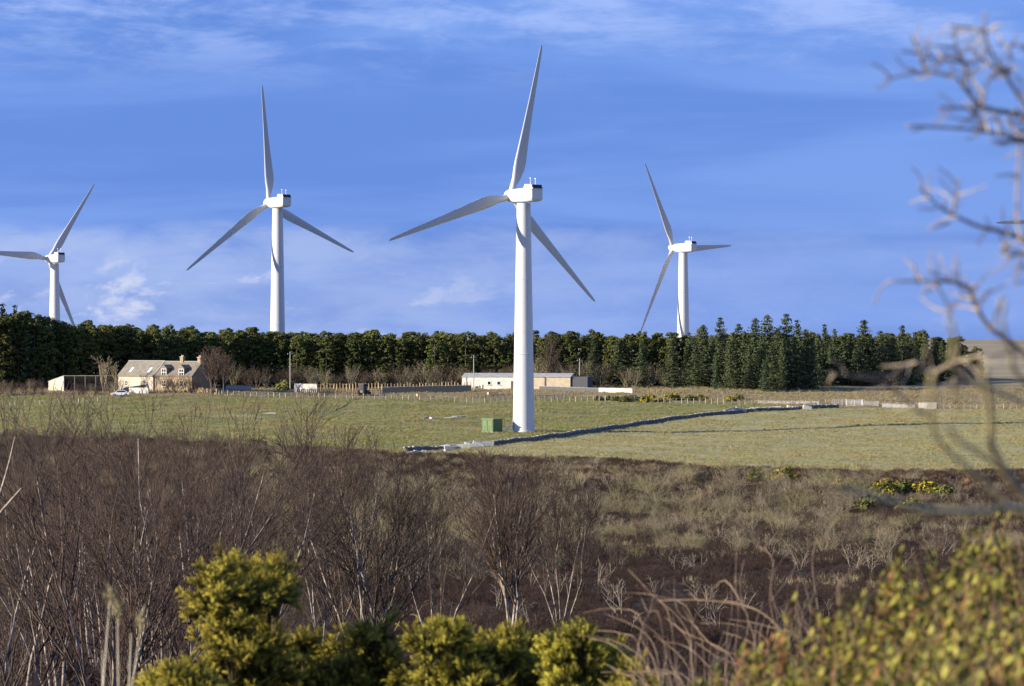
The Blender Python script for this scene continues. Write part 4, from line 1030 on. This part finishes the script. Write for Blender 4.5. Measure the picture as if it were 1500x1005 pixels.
# ================================================================== dry stone wall
wpts = [G(*p) for p in WALL]
dense = []
for a, b in zip(wpts, wpts[1:]):
    n = max(1, int((b - a).length / .5))
    for i in range(n):
        p = a.lerp(b, i / n); dense.append((p.x, p.y))
dense = np.array(dense); dd = np.gradient(dense, axis=0); dd /= np.linalg.norm(dd, axis=1, keepdims=True)
we = empty('dry_stone_wall', wpts[0], 0, 'long dark dry stone wall climbing between the two fields', 'wall')
def stones(P0, Dd, hts, wid, name, parent, org, mt, seed, size=(.24, .16, .13)):
    q = np.random.default_rng(seed); Vv = []; ti = []
    cube = np.array([(-1, -1, -1), (1, -1, -1), (1, 1, -1), (-1, 1, -1), (-1, -1, 1), (1, -1, 1), (1, 1, 1), (-1, 1, 1)], float)
    for (x_, y_), (dx, dy) in zip(P0, Dd):
        zg = float(gz(x_, y_)); nx, ny = -dy, dx
        broken = .7 + .45 * vnoise(np.array([x_]), np.array([y_]), 6., 77)[0]
        for hz in hts:
            if len(hts) > 1 and hz > hts[-1] * broken + .1: continue
            if len(hts) == 1: hz = .54 * min(1, broken) + .12
            for s in (-1, 1):
                if hz == hts[-1] and (s == 1 or (len(hts) == 1 and q.random() < .35)): continue
                off = s * wid * (1 - .35 * hz / 1.2) if (hz < hts[-1] and len(hts) > 1) else q.normal(0, .06)
                c = cube * np.array(size) * q.uniform(.8, 1.35, 3) + q.normal(0, .02, (8, 3))
                a = math.atan2(dy, dx) + q.normal(0, .15); ca, sa = math.cos(a), math.sin(a)
                w_ = np.stack([c[:, 0] * ca - c[:, 1] * sa, c[:, 0] * sa + c[:, 1] * ca, c[:, 2]], -1)
                Vv.append(w_ + np.array([x_ + nx * off + dx * q.normal(0, .08) - org.x, y_ + ny * off - org.y, zg + hz + q.normal(0, .025) - org.z])); ti.append(np.full(8, q.random()))
    n = len(Vv); F = np.array([(0, 3, 2, 1), (4, 5, 6, 7), (0, 1, 5, 4), (1, 2, 6, 5), (2, 3, 7, 6), (3, 0, 4, 7)])
    Fa = (np.arange(n)[:, None, None] * 8 + F[None]).reshape(-1, 4)
    o = obj(name, mesh_np(name, np.concatenate(Vv), Fa, M[mt], False, np.concatenate(ti)), parent); o['kind'] = 'stuff'; return o
stones(dense[::2], dd[::2], (.84,), .0, 'coping_stones', we, wpts[0], 'slab2', 6, (.34, .2, .10))
stones(dense, dd, (.06, .22, .38, .54), .22, 'wall_stones', we, wpts[0], 'stone', 5, (.27, .17, .14))
# tumbled pale slabs at the near end
SLB = None
def slab_heap(items, label, nm='stone_heap'):
    g0 = G(*items[0][:2]); e = empty(nm, g0, 0, label, 'stones'); q = random.Random(3)
    for (px, py, wd, ht) in items:
        g = G(px, py); mb = MB(); vs = []
        for (a, b, c) in [(-1, -1, 0), (1, -1, 0), (1, 1, 0), (-1, 1, 0), (-1, -1, 1), (1, -1, 1), (1, 1, 1), (-1, 1, 1)]:
            vs.append((a * wd / 2 * q.uniform(.8, 1.1), b * .5 * q.uniform(.7, 1.2), c * ht * q.uniform(.7, 1.1) - (.25 if c == 0 else 0)))
        mb.add(vs, [(0, 3, 2, 1), (4, 5, 6, 7), (0, 1, 5, 4), (1, 2, 6, 5), (2, 3, 7, 6), (3, 0, 4, 7)])
        o = mb.build('stone_slab', M['slab'], e, bevel=.05); o.location = g - g0; o.rotation_euler = (q.uniform(-.2, .2), q.uniform(-.25, .25), q.uniform(-.3, .5))
slab_heap([(604, 664, 2.0, .35), (612, 663, 1.4, .3), (648, 658.5, 2.6, .8), (660, 659, 2.2, .7), (678, 656, 3.0, .75), (690, 655, 2.6, .8), (700, 654, 2.4, .8), (712, 653.5, 2.6, .9), (655, 661, 1.2, .4), (622, 662, 1.2, .35)],
          'tumbled pale slabs at the near end of the long stone wall')
slab_heap([(1070, 606, 3.0, 1.25), (1084, 605, 2.4, 1.2), (1098, 603.5, 2.6, .9), (1118, 602, 2.6, .8), (1136, 601, 3.0, .9), (1160, 600, 2.4, .9), (1182, 599.5, 2.2, .8)], 'pale upright slabs where the stone wall nears the gates')
slab_heap([(622, 613, 2.6, .3), (636, 614, 2.0, .3), (660, 613, 3.0, .3), (672, 611, 2.4, .3), (395, 606, 3.0, .25)], 'flat pale rocks showing in the middle of the left pasture', 'rock_outcrop')
# ================================================================== foreground
# --- gorse bushes of many spiny shoots
def shoot_template(seed, Ln=.085, n=46):
    q = np.random.default_rng(seed); t = np.sort(q.uniform(.05, 1., n)); a = q.random(n) * 6.283; el = q.uniform(.35, 1.0, n)
    ln = q.uniform(.013, .028, n) * (1.15 - .45 * t); bw = .0022
    d = np.stack([np.cos(a) * np.cos(el), np.sin(a) * np.cos(el), np.sin(el)], -1); s = np.stack([-np.sin(a), np.cos(a), 0 * a], -1) * bw
    b = np.stack([0 * t, 0 * t, t * Ln], -1)
    Vv = np.stack([b - s, b + s, b + d * ln[:, None]], 1).reshape(-1, 3)
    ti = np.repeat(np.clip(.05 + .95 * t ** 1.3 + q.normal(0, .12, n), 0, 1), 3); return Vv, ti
TPL = [shoot_template(900 + i) for i in range(4)]
def shoots_mesh(name, pos, dirs, scl, seed, dark):
    q = np.random.default_rng(seed); Vs = []; Ts = []
    for p, d, s, dk in zip(pos, dirs, scl, dark):
        v, t = TPL[q.integers(4)]
        d = d / np.linalg.norm(d); a = np.cross(d, (0.3, .9, .1)); a /= np.linalg.norm(a); b = np.cross(d, a)
        Vs.append((v[:, :1] * a + v[:, 1:2] * b + v[:, 2:] * d) * s + p); Ts.append(t * dk)
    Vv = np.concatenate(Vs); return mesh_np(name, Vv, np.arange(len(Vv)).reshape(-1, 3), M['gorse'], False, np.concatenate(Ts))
def gorse(basepx, Y, blobs, label, seed, flowers=10, dens=1., tall=0.):
    Y = Y * 1.28; q = np.random.default_rng(seed); g = GY(basepx, Y)
    e = empty('gorse_bush', g, 0, label, 'bush', 'foreground gorse'); g = np.array(g)
    pos = []; dirs = []; scl = []; dk = []; mb = MB()
    lowx = [b_[0] for b_ in blobs]; blobs = list(blobs) + [(xx, 1022, 40) for xx in np.arange(min(lowx), max(lowx) + 1, 40)]
    for (bx, by, br) in blobs:
        Yb = Y + q.uniform(-.25, .25); c = np.array(P(bx, by, Yb)) - g; r_ = br * .92 * Yb / FPX
        m = int(dens * (10 + br / 1.9)); n = 0; vl = []
        for k in range(m):
            v = q.normal(size=3); v /= np.linalg.norm(v); v[2] = v[2] * .7 + .42; v /= np.linalg.norm(v)
            o_ = c + q.normal(0, .28, 3) * r_ - np.array([0, 0, .25 * r_]); ln = r_ * q.uniform(.55, 1.25); bend = q.normal(0, .22, 3)
            ns = int(9 + ln / .0085); t = np.sort(q.uniform(.12, 1., ns)) if ns > 1 else np.array([1.])
            ax = o_ + v * (t * ln)[:, None] + bend * ((t ** 2) * ln * .5)[:, None]
            sd = q.normal(size=(ns, 3)); sd /= np.linalg.norm(sd, axis=1, keepdims=True)
            pos.append(ax); dirs.append(v * (.35 + .9 * t)[:, None] + sd * .75 + np.array([0, 0, .25 + tall])); scl.append(q.uniform(.40, .95, ns) * (1.12 - .35 * t) * (1 + tall))
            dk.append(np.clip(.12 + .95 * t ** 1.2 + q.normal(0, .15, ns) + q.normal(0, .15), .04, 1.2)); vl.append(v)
            mb.tube([c * .96, o_, o_ + v * ln * .6], [.005, .004, .002], 5)
        v = np.array(vl); n = len(v)
        mid = c * .55 + q.normal(0, .08, 3)
        mb.tube([q.normal(0, .06, 3) * (1, 1, 0), mid, c * .92 + (0, 0, -.02), c + (0, 0, r_ * .5)], [.007, .005, .004, .003], 6)
        for k in range(6):
            vv = v[q.integers(n)] * r_ * .8; mb.tube([c * .9, c + vv * .5, c + vv], [.006, .005, .003], 5)
    pos = np.concatenate(pos); dirs = np.concatenate(dirs); scl = np.concatenate(scl); dk = np.concatenate(dk)
    mb.build('stems', M['gstem'], e, True)
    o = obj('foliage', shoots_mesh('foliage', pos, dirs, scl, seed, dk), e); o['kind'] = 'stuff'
    if flowers:
        k = q.choice(len(pos), flowers, replace=False)
        d = dirs[k] / np.linalg.norm(dirs[k], axis=1, keepdims=True)
        for c in pos[k] + d * .09 * scl[k][:, None]:
            fm = MB()
            for j in range(5):
                a = q.random() * 6.283; u_ = q.uniform(.3, 1.); dv_ = np.array([math.cos(a), math.sin(a), u_]) * .011; sd = np.array([-math.sin(a), math.cos(a), 0]) * .006
                fm.add([-sd * .5, dv_ * .6 - sd, dv_ * 1.1, dv_ * .6 + sd], [(0, 1, 2, 3)])
            fm.build('flower', M['flower'], e, loc=tuple(c))
    return e
gorse(345, 12.2, [(352, 846, 46), (398, 842, 40), (318, 868, 42), (372, 872, 48), (300, 890, 28), (405, 872, 30), (340, 935, 48), (380, 945, 42), (320, 970, 44), (365, 985, 50), (400, 990, 34)], 'tall gorse with a round dark head, left of the bottom middle', 31, 16)
gorse(258, 11.4, [(262, 1002, 34), (232, 1010, 26), (300, 1012, 30)], 'low gorse tip showing at the bottom beside the tall rounded gorse', 32, 6)
gorse(505, 12.6, [(440, 945, 26), (455, 970, 36), (500, 962, 30), (548, 938, 36), (560, 965, 42), (505, 990, 44), (556, 1000, 44), (470, 1005, 36)], 'gorse with orange yellow flowers, left of the bottom middle', 33, 34)
gorse(650, 12.0, [(628, 948, 34), (658, 928, 26), (648, 965, 44), (690, 962, 36), (640, 1000, 44), (690, 1000, 44)], 'spiky topped gorse at the bottom, second from the middle', 34, 6)
gorse(755, 12.4, [(716, 950, 24), (740, 958, 36), (775, 952, 28), (730, 985, 42), (768, 985, 44), (750, 1010, 40)], 'gorse with a dark hollow right of the spiky topped one', 35, 4)
gorse(845, 11.8, [(822, 950, 16), (850, 944, 16), (865, 960, 22), (832, 985, 38), (876, 985, 34), (900, 1000, 24), (840, 1012, 36)], 'gorse with thin upright broom like shoots', 36, 3, .9, .35)
gorse(930, 11.0, [(926, 998, 18), (945, 1010, 20)], 'smallest gorse tip beside the dry arching stems', 37, 1)

# --- dry stems with seed heads, left
def seed_plant(px, Y, tops, label, seed):
    g = GY(px, Y); e = empty('seedhead_plant', g, 0, label, 'plant'); q = np.random.default_rng(seed); ga = np.array(g)
    for (tx, ty, r_) in tops:
        c = np.array(P(tx, ty, Y + q.uniform(-.15, .15))) - ga
        mb = MB(); b0 = q.normal(0, .05, 3) * (1, 1, 0); m1 = b0 + (c - b0) * .5 + q.normal(0, .05, 3); m2 = b0 + (c - b0) * .8 + q.normal(0, .035, 3)
        mb.tube([b0, m1, m2, c], [.0048, .0042, .0034, .002], 6); mb.build('stem', M['palestem'], e, True)
        if r_:
            n = 75; v = q.normal(size=(n, 3)); v /= np.linalg.norm(v, axis=1, keepdims=True); rr = r_ * Y / FPX
            p = c + v * rr * q.uniform(.1, 1, (n, 1)) * np.array([1.0, 1.0, 2.0]) * 1.5; d = v * .6 + np.array([0, 0, 1.]) + q.normal(0, .3, (n, 3)); d /= np.linalg.norm(d, axis=1, keepdims=True)
            s = np.cross(d, q.normal(size=(n, 3))); s /= np.linalg.norm(s, axis=1, keepdims=True); ln = q.uniform(.012, .03, (n, 1))
            Vv = np.stack([p - s * .003, p + s * .003, p + d * ln], 1).reshape(-1, 3)
            obj('seed_head', mesh_np('seed_head', Vv, np.arange(3 * n).reshape(-1, 3), M['seed'], False, np.repeat(q.random(n), 3)), e)
seed_plant(182, 11.6, [(161, 876, 8), (172, 898, 7), (207, 912, 6)], 'pale dry plant with feathery seed heads, left foreground', 41)
seed_plant(204, 12.1, [(192, 928, 0), (150, 952, 0)], 'bare pale stalks just right of the feathery seed heads', 42)

# --- arching dead stems right of the gorse
def arch(pts, Y, w0, w1, e, base, mt='tan', dY=.4):
    n = len(pts); P3 = []
    for i, (a, b) in enumerate(pts):
        P3.append(P(a, b, Y + dY * (i / max(1, n - 1) - .5)) - base)
    # smooth with Catmull-Rom
    out = []; rr = []
    for i in range(n - 1):
        p0, p1, p2, p3 = P3[max(0, i - 1)], P3[i], P3[i + 1], P3[min(n - 1, i + 2)]
        for k in range(4):
            t = k / 4; out.append(.5 * ((2 * p1) + (p2 - p0) * t + (2 * p0 - 5 * p1 + 4 * p2 - p3) * t * t + (3 * p1 - p0 - 3 * p2 + p3) * t ** 3)); rr.append(w0 + (w1 - w0) * (i + t) / (n - 1))
    out.append(P3[-1]); rr.append(w1)
    rr = [r_ * Y / FPX / 2 * rng.uniform(.88, 1.14) for r_ in rr]
    mb = MB(); mb.tube(out, rr, 7); return mb.build('branch' if mt != 'tan' else 'stem', M[mt], e, True)
bb = GY(1040, 12.6); de = empty('dead_bramble', bb, 0, 'tangle of dry arching tan stems between gorse and leafy shrub', 'plant')
for pts_, w0, w1 in [([(1050, 1200), (960, 1020), (905, 950), (862, 935)], 6, 3), ([(905, 950), (935, 930), (972, 920)], 5, 3), ([(1060, 1150), (1080, 1000), (1095, 900), (1040, 880), (965, 880)], 7, 4),
                     ([(1095, 900), (1062, 850), (1030, 880), (1010, 868)], 6, 3), ([(1120, 1100), (1140, 960), (1128, 880), (1132, 820), (1110, 800)], 7, 3), ([(1130, 880), (1165, 830), (1150, 795)], 6, 3),
                     ([(1060, 1000), (1010, 950), (970, 940)], 5, 3), ([(1080, 1020), (1070, 960), (1000, 925), (985, 905)], 6, 3), ([(1010, 1100), (1000, 1000), (960, 985), (880, 985)], 5, 3),
                     ([(1090, 960), (1050, 950), (1020, 920), (1000, 890)], 5, 2), ([(950, 990), (948, 940), (945, 915)], 4, 2), ([(1180, 1050), (1200, 930), (1190, 830), (1196, 790)], 6, 3), ([(1100, 1050), (1110, 960), (1085, 870), (1090, 820)], 5, 3)]:
    arch(pts_, 12.6 + rng.uniform(-.5, .5), w0 * .30, w1 * .3, de, bb)
rgb = random.Random(77)
for i in range(85):
    x0 = rgb.uniform(930, 1210); y0 = rgb.uniform(900, 1080); a = rgb.uniform(-2.6, -.4); l_ = rgb.uniform(50, 150)
    x1, y1 = x0 + math.cos(a) * l_ * .5, y0 + math.sin(a) * l_ * .5; a += rgb.uniform(-.9, .9)
    arch([(x0 + rgb.uniform(-30, 30), y0 + 180), (x0, y0), (x1, y1), (x1 + math.cos(a) * l_ * .5, y1 + math.sin(a) * l_ * .45)], 12.8 + rgb.uniform(-.9, .9), rgb.uniform(1.0, 1.9), .7, de, bb, 'tan', .6)

# --- leafy evergreen shrub, lower right
def leaf_mesh(name, mt, Ln=.024, W=.0030):
    v = [(0, 0, 0), (-W * .8, .3 * Ln, .004), (W * .8, .3 * Ln, .004), (-W, .62 * Ln, .006), (W, .62 * Ln, .006), (0, Ln, .001), (0, .3 * Ln, -.002), (0, .62 * Ln, -.001)]
    f = [(0, 6, 1), (0, 2, 6), (1, 6, 7), (1, 7, 3), (2, 4, 7), (2, 7, 6), (3, 7, 5), (4, 5, 7)]
    return np.array(v), np.array(f)
LV, LF = leaf_mesh('leaf', None)
sb = GY(1330, 6.8); se = empty('evergreen_shrub', sb, 0, 'out of focus yellow green leafy shrub filling the lower right corner', 'bush'); sbn = np.array(sb)
q = np.random.default_rng(55); leaves = []; sm_ = []
TOP = np.array([(940, 1070), (1000, 1000), (1060, 960), (1110, 905), (1160, 880), (1230, 868), (1290, 835), (1330, 800), (1400, 778), (1500, 752), (1700, 730), (1900, 760)], float)
for i in range(1150):
    Yq = q.uniform(5.6, 7.8); pxq = q.uniform(960, 1800); tp = np.interp(pxq, TOP[:, 0], TOP[:, 1]) + (7.8 - Yq) / 2.2 * 225 + q.uniform(0, 70) - (22 if q.random() < .18 else 0)
    if vnoise(np.array([pxq]), np.array([tp * 1.2]), 38., 91)[0] < .30: continue
    top = np.array(P(pxq, tp, Yq)) - sbn
    gx = top[0] + q.normal(0, .12); gy = Yq + q.normal(0, .12) - sbn[1]
    bs = np.array([gx, gy, top[2] - q.uniform(.25, .5)]); L_ = np.linalg.norm(top - bs)
    mid = (bs + top) / 2 + q.normal(0, .02, 3)
    for a_, b_, r0, r1 in ((bs, mid, .0026, .0020), (mid, top, .0020, .0011)): sm_.append((*a_, *b_, r0, r1))
    if i % 4 == 0: sm_.append((gx * .6, gy * .6, float(gz(sbn[0] + gx * .6, sbn[1] + gy * .6)) - sbn[2], *bs, .010, .003))
    nl = q.integers(12, 24); red = q.random() < .03
    for k in range(nl):
        t = 1 - (k / nl) ** 1.15 * .62; c = (mid + (top - mid) * (t - .5) * 2) if t > .5 else (bs + (mid - bs) * t * 2)
        a = k * 2.4 + q.normal(0, .3); el = q.uniform(.25, 1.05) if t < .93 else q.uniform(.8, 1.4)
        leaves.append((c, a, el, q.uniform(.75, 1.35) * (1.0 if t < .95 else .8), 1 if (red and t > .7) else 0, t))
obj('stems', segs_mesh('stems', np.array(sm_), M['rstem'], 5), se)
dst = []
for i in range(420):
    Yq = q.uniform(5.6, 7.8); pxq = q.uniform(930, 1800); tp = np.interp(pxq, TOP[:, 0], TOP[:, 1]) + (7.8 - Yq) / 2.2 * 225 + q.uniform(-35, 120)
    tq = np.array(P(pxq, tp, Yq)) - sbn; d_ = np.array([q.normal(0, .5), q.normal(0, .4), 1.]); d_ /= np.linalg.norm(d_); l_ = q.uniform(.06, .2)
    m_ = tq - d_ * l_; dst.append((*(m_ - (0, 0, l_ * .8)), *m_, .0024, .0019)); dst.append((*m_, *tq, .0019, .0008))
o = obj('dead_stalks', segs_mesh('dead_stalks', np.array(dst), M['tan'], 4), se); o['kind'] = 'stuff'
def leaf_xf(c, a, el, s):
    d = np.array([math.cos(a) * math.cos(el), math.sin(a) * math.cos(el), math.sin(el)]); x_ = np.array([-math.sin(a), math.cos(a), 0.]); z_ = np.cross(x_, d)
    return np.stack([x_, d, z_], 1) * s
order = sorted(range(len(leaves)), key=lambda k: leaves[k][0][1] - leaves[k][5] * .6)
single = [k for k in order if 1000 < topix(leaves[k][0][0] + sbn[0], leaves[k][0][1] + sbn[1], leaves[k][0][2] + sbn[2])[0] < 1500 and topix(leaves[k][0][0] + sbn[0], leaves[k][0][1] + sbn[1], leaves[k][0][2] + sbn[2])[1] < 1000][:300]
ss = set(single)
lm = mesh_np('leaf', LV, LF, M['leafobj'], True); lmr = mesh_np('leaf_red', LV, LF, M['leafred'], True)
for k in single:
    c, a, el, s, rd, t = leaves[k]; o = obj('leaf', lmr if rd else lm, se); m3 = leaf_xf(c, a, el, s)
    o.matrix_local = Matrix(((*m3[0], c[0]), (*m3[1], c[1]), (*m3[2], c[2]), (0, 0, 0, 1)))
for rd_, nm, mt in ((0, 'foliage', 'leaf'), (1, 'reddish_foliage', 'leafred')):
    ks = [k for k in range(len(leaves)) if k not in ss and leaves[k][4] == rd_]
    Vv = np.concatenate([LV @ leaf_xf(*leaves[k][:4]).T + leaves[k][0] for k in ks]); n = len(ks)
    Fa = (np.arange(n)[:, None, None] * len(LV) + LF[None]).reshape(-1, 3)
    o = obj(nm, mesh_np(nm, Vv, Fa, M[mt], True, np.repeat(q.random(n) ** 1.5, len(LV))), se); o['kind'] = 'stuff'

# --- lichen covered bare tree reaching in from the right
tb = GY(1640, 4.9); te = empty('bare_tree', tb, 0, 'out of focus lichen covered bare tree reaching in from the right edge', 'tree')
arch([(1660, 2400), (1640, 1400), (1610, 900), (1590, 600), (1575, 400), (1560, 250), (1545, 150), (1530, 60)], 4.9, 60, 16, te, tb, 'lichen', .3).name = 'trunk'
BR = [([(1556, 235), (1500, 152), (1470, 105), (1444, 60), (1443, 18)], 14, 6, 0, 'lichen'), ([(1443, 48), (1466, 34)], 9, 6, 0, 'lichen'), ([(1443, 44), (1415, 40), (1390, 37)], 8, 6, 0, 'lichen'),
      ([(1560, 200), (1490, 168), (1440, 157), (1412, 128), (1398, 113), (1352, 106), (1290, 118)], 15, 5, 1, 'lichen'), ([(1356, 106), (1345, 76), (1334, 50)], 9, 5, 1, 'lichen'), ([(1346, 78), (1320, 75)], 7, 5, 1, 'lichen'),
      ([(1412, 126), (1414, 96), (1400, 68), (1398, 36)], 10, 5, 0, 'lichen'), ([(1410, 92), (1380, 86), (1348, 84)], 8, 5, 0, 'lichen'), ([(1401, 70), (1362, 66)], 7, 5, 1, 'lichen'), ([(1394, 112), (1394, 80)], 6, 5, 0, 'lichen'),
      ([(1470, 105), (1440, 88), (1425, 70), (1440, 55)], 8, 5, 1, 'lichen'), ([(1440, 150), (1446, 120), (1460, 100)], 7, 5, 0, 'lichen'), ([(1480, 85), (1478, 68), (1500, 66)], 7, 5, 0, 'lichen'),
      ([(1570, 230), (1500, 205), (1440, 192), (1390, 187), (1328, 184)], 13, 7, 1, 'lichen'), ([(1450, 158), (1410, 158), (1375, 158)], 10, 7, 0, 'lichen'), ([(1500, 208), (1450, 207)], 11, 7, 0, 'lichen'), ([(1438, 192), (1432, 172), (1418, 160)], 7, 5, 0, 'lichen'),
      ([(1500, 160), (1495, 205), (1492, 250), (1490, 300), (1496, 350), (1530, 400), (1580, 440)], 8, 11, 0, 'lichen'), ([(1492, 255), (1456, 258)], 6, 4, 1, 'lichen'), ([(1490, 160), (1478, 180), (1495, 200)], 9, 8, 0, 'lichen'),
      ([(1580, 380), (1500, 350), (1470, 340), (1430, 330), (1388, 310), (1368, 296), (1346, 274)], 14, 6, 1, 'lichen'), ([(1394, 314), (1400, 290), (1405, 260)], 8, 6, 0, 'lichen'), ([(1370, 306), (1342, 306)], 6, 4, 0, 'lichen'), ([(1390, 326), (1365, 335)], 7, 5, 1, 'lichen'),
      ([(1570, 395), (1500, 372), (1478, 375), (1468, 364), (1476, 355)], 12, 7, 0, 'lichen'), ([(1560, 420), (1500, 390), (1490, 398)], 8, 6, 0, 'lichen'),
      ([(1590, 640), (1500, 520), (1450, 480), (1425, 440), (1418, 420), (1380, 412), (1300, 412)], 16, 6, 1, 'lichen'), ([(1418, 425), (1390, 410), (1360, 398)], 8, 5, 0, 'lichen'), ([(1345, 415), (1338, 385)], 6, 4, 1, 'lichen'), ([(1460, 488), (1435, 460), (1440, 430)], 8, 5, 0, 'lichen'), ([(1395, 470), (1385, 440), (1370, 415)], 7, 5, 0, 'lichen'),
      ([(1600, 860), (1530, 760), (1490, 704), (1455, 655), (1447, 600), (1438, 545)], 24, 14, 1, 'lichen2'), ([(1470, 690), (1430, 660), (1400, 640), (1390, 612)], 13, 8, 0, 'lichen2'),
      ([(1600, 800), (1500, 745), (1440, 700), (1385, 655), (1366, 625), (1364, 590), (1366, 550)], 14, 11, 0, 'lichen2'), ([(1600, 640), (1500, 590), (1430, 560), (1402, 535), (1395, 500), (1395, 465)], 13, 10, 0, 'lichen2'), ([(1368, 548), (1340, 530), (1315, 545), (1300, 556)], 10, 6, 1, 'lichen'),
      ([(1340, 600), (1318, 578), (1285, 558), (1215, 546)], 11, 6, 1, 'lichen'), ([(1365, 610), (1340, 600)], 12, 11, 0, 'lichen'), ([(1370, 545), (1400, 530), (1440, 520)], 10, 6, 0, 'lichen'), ([(1440, 570), (1400, 555), (1375, 580)], 9, 6, 0, 'lichen'),
      ([(1620, 780), (1500, 746), (1430, 744), (1365, 742), (1300, 732), (1230, 713)], 16, 11, 1, 'lichen2'), ([(1600, 650), (1500, 560), (1478, 520), (1465, 480), (1470, 440)], 14, 8, 0, 'lichen2')]
for pts_, w0, w1, dep, m_ in BR:
    if m_ == 'lichen': arch(pts_, 4.9 + (.3 if dep else -.1), w0 * .58, w1 * .45, te, tb, m_, -.2)
    else:      # the low lichened boughs come forward, towards the camera
        pj = [pts_[0]] + [(a + rng.uniform(-7, 7), b + rng.uniform(-6, 6)) for a, b in pts_[1:]]
        arch(pj, 3.75, w0 * .66, w1 * .55, te, tb, m_, -2.0)
rgt = random.Random(19)
for pts_, w0, w1, dep, m_ in BR:
    if len(pts_) < 3 : continue
    for k in range(int(len(pts_) * (1.7 if m_ == 'lichen' else .0))):
        i = rgt.randrange(len(pts_) - 1); t = rgt.random(); (x0, y0), (x1, y1) = pts_[i], pts_[i + 1]
        if x0 > 1520 and x1 > 1520: continue
        a0 = math.atan2(y1 - y0, x1 - x0) + rgt.choice((-1, 1)) * rgt.uniform(.5, 1.2); l_ = rgt.uniform(16, 52); sx, sy = x0 + (x1 - x0) * t, y0 + (y1 - y0) * t
        mx_, my_ = sx + math.cos(a0) * l_ * .5, sy + math.sin(a0) * l_ * .5; a0 += rgt.uniform(-.6, .6)
        arch([(sx, sy), (mx_, my_), (mx_ + math.cos(a0) * l_ * .5, my_ + math.sin(a0) * l_ * .5)], (4.9 if m_ == 'lichen' else 4.3) + (.3 if dep else -.1), rgt.uniform(2.6, 4.2), 1.6, te, tb, m_, rgt.uniform(-.3, .3)).name = 'twig'
# --- diagonal pale branch at the left edge
lb_ = GY(-60, 60); le = empty('leaning_sapling', lb_, 0, 'pale leaning sapling stem crossing the left edge', 'tree')
arch([(-70, 900), (-30, 790), (0, 752), (32, 715)], 60, 7, 3, le, lb_, 'lichen', .4); arch([(-40, 815), (-5, 735), (10, 690), (22, 640)], 60, 5, 2, le, lb_, 'lichen', .4)
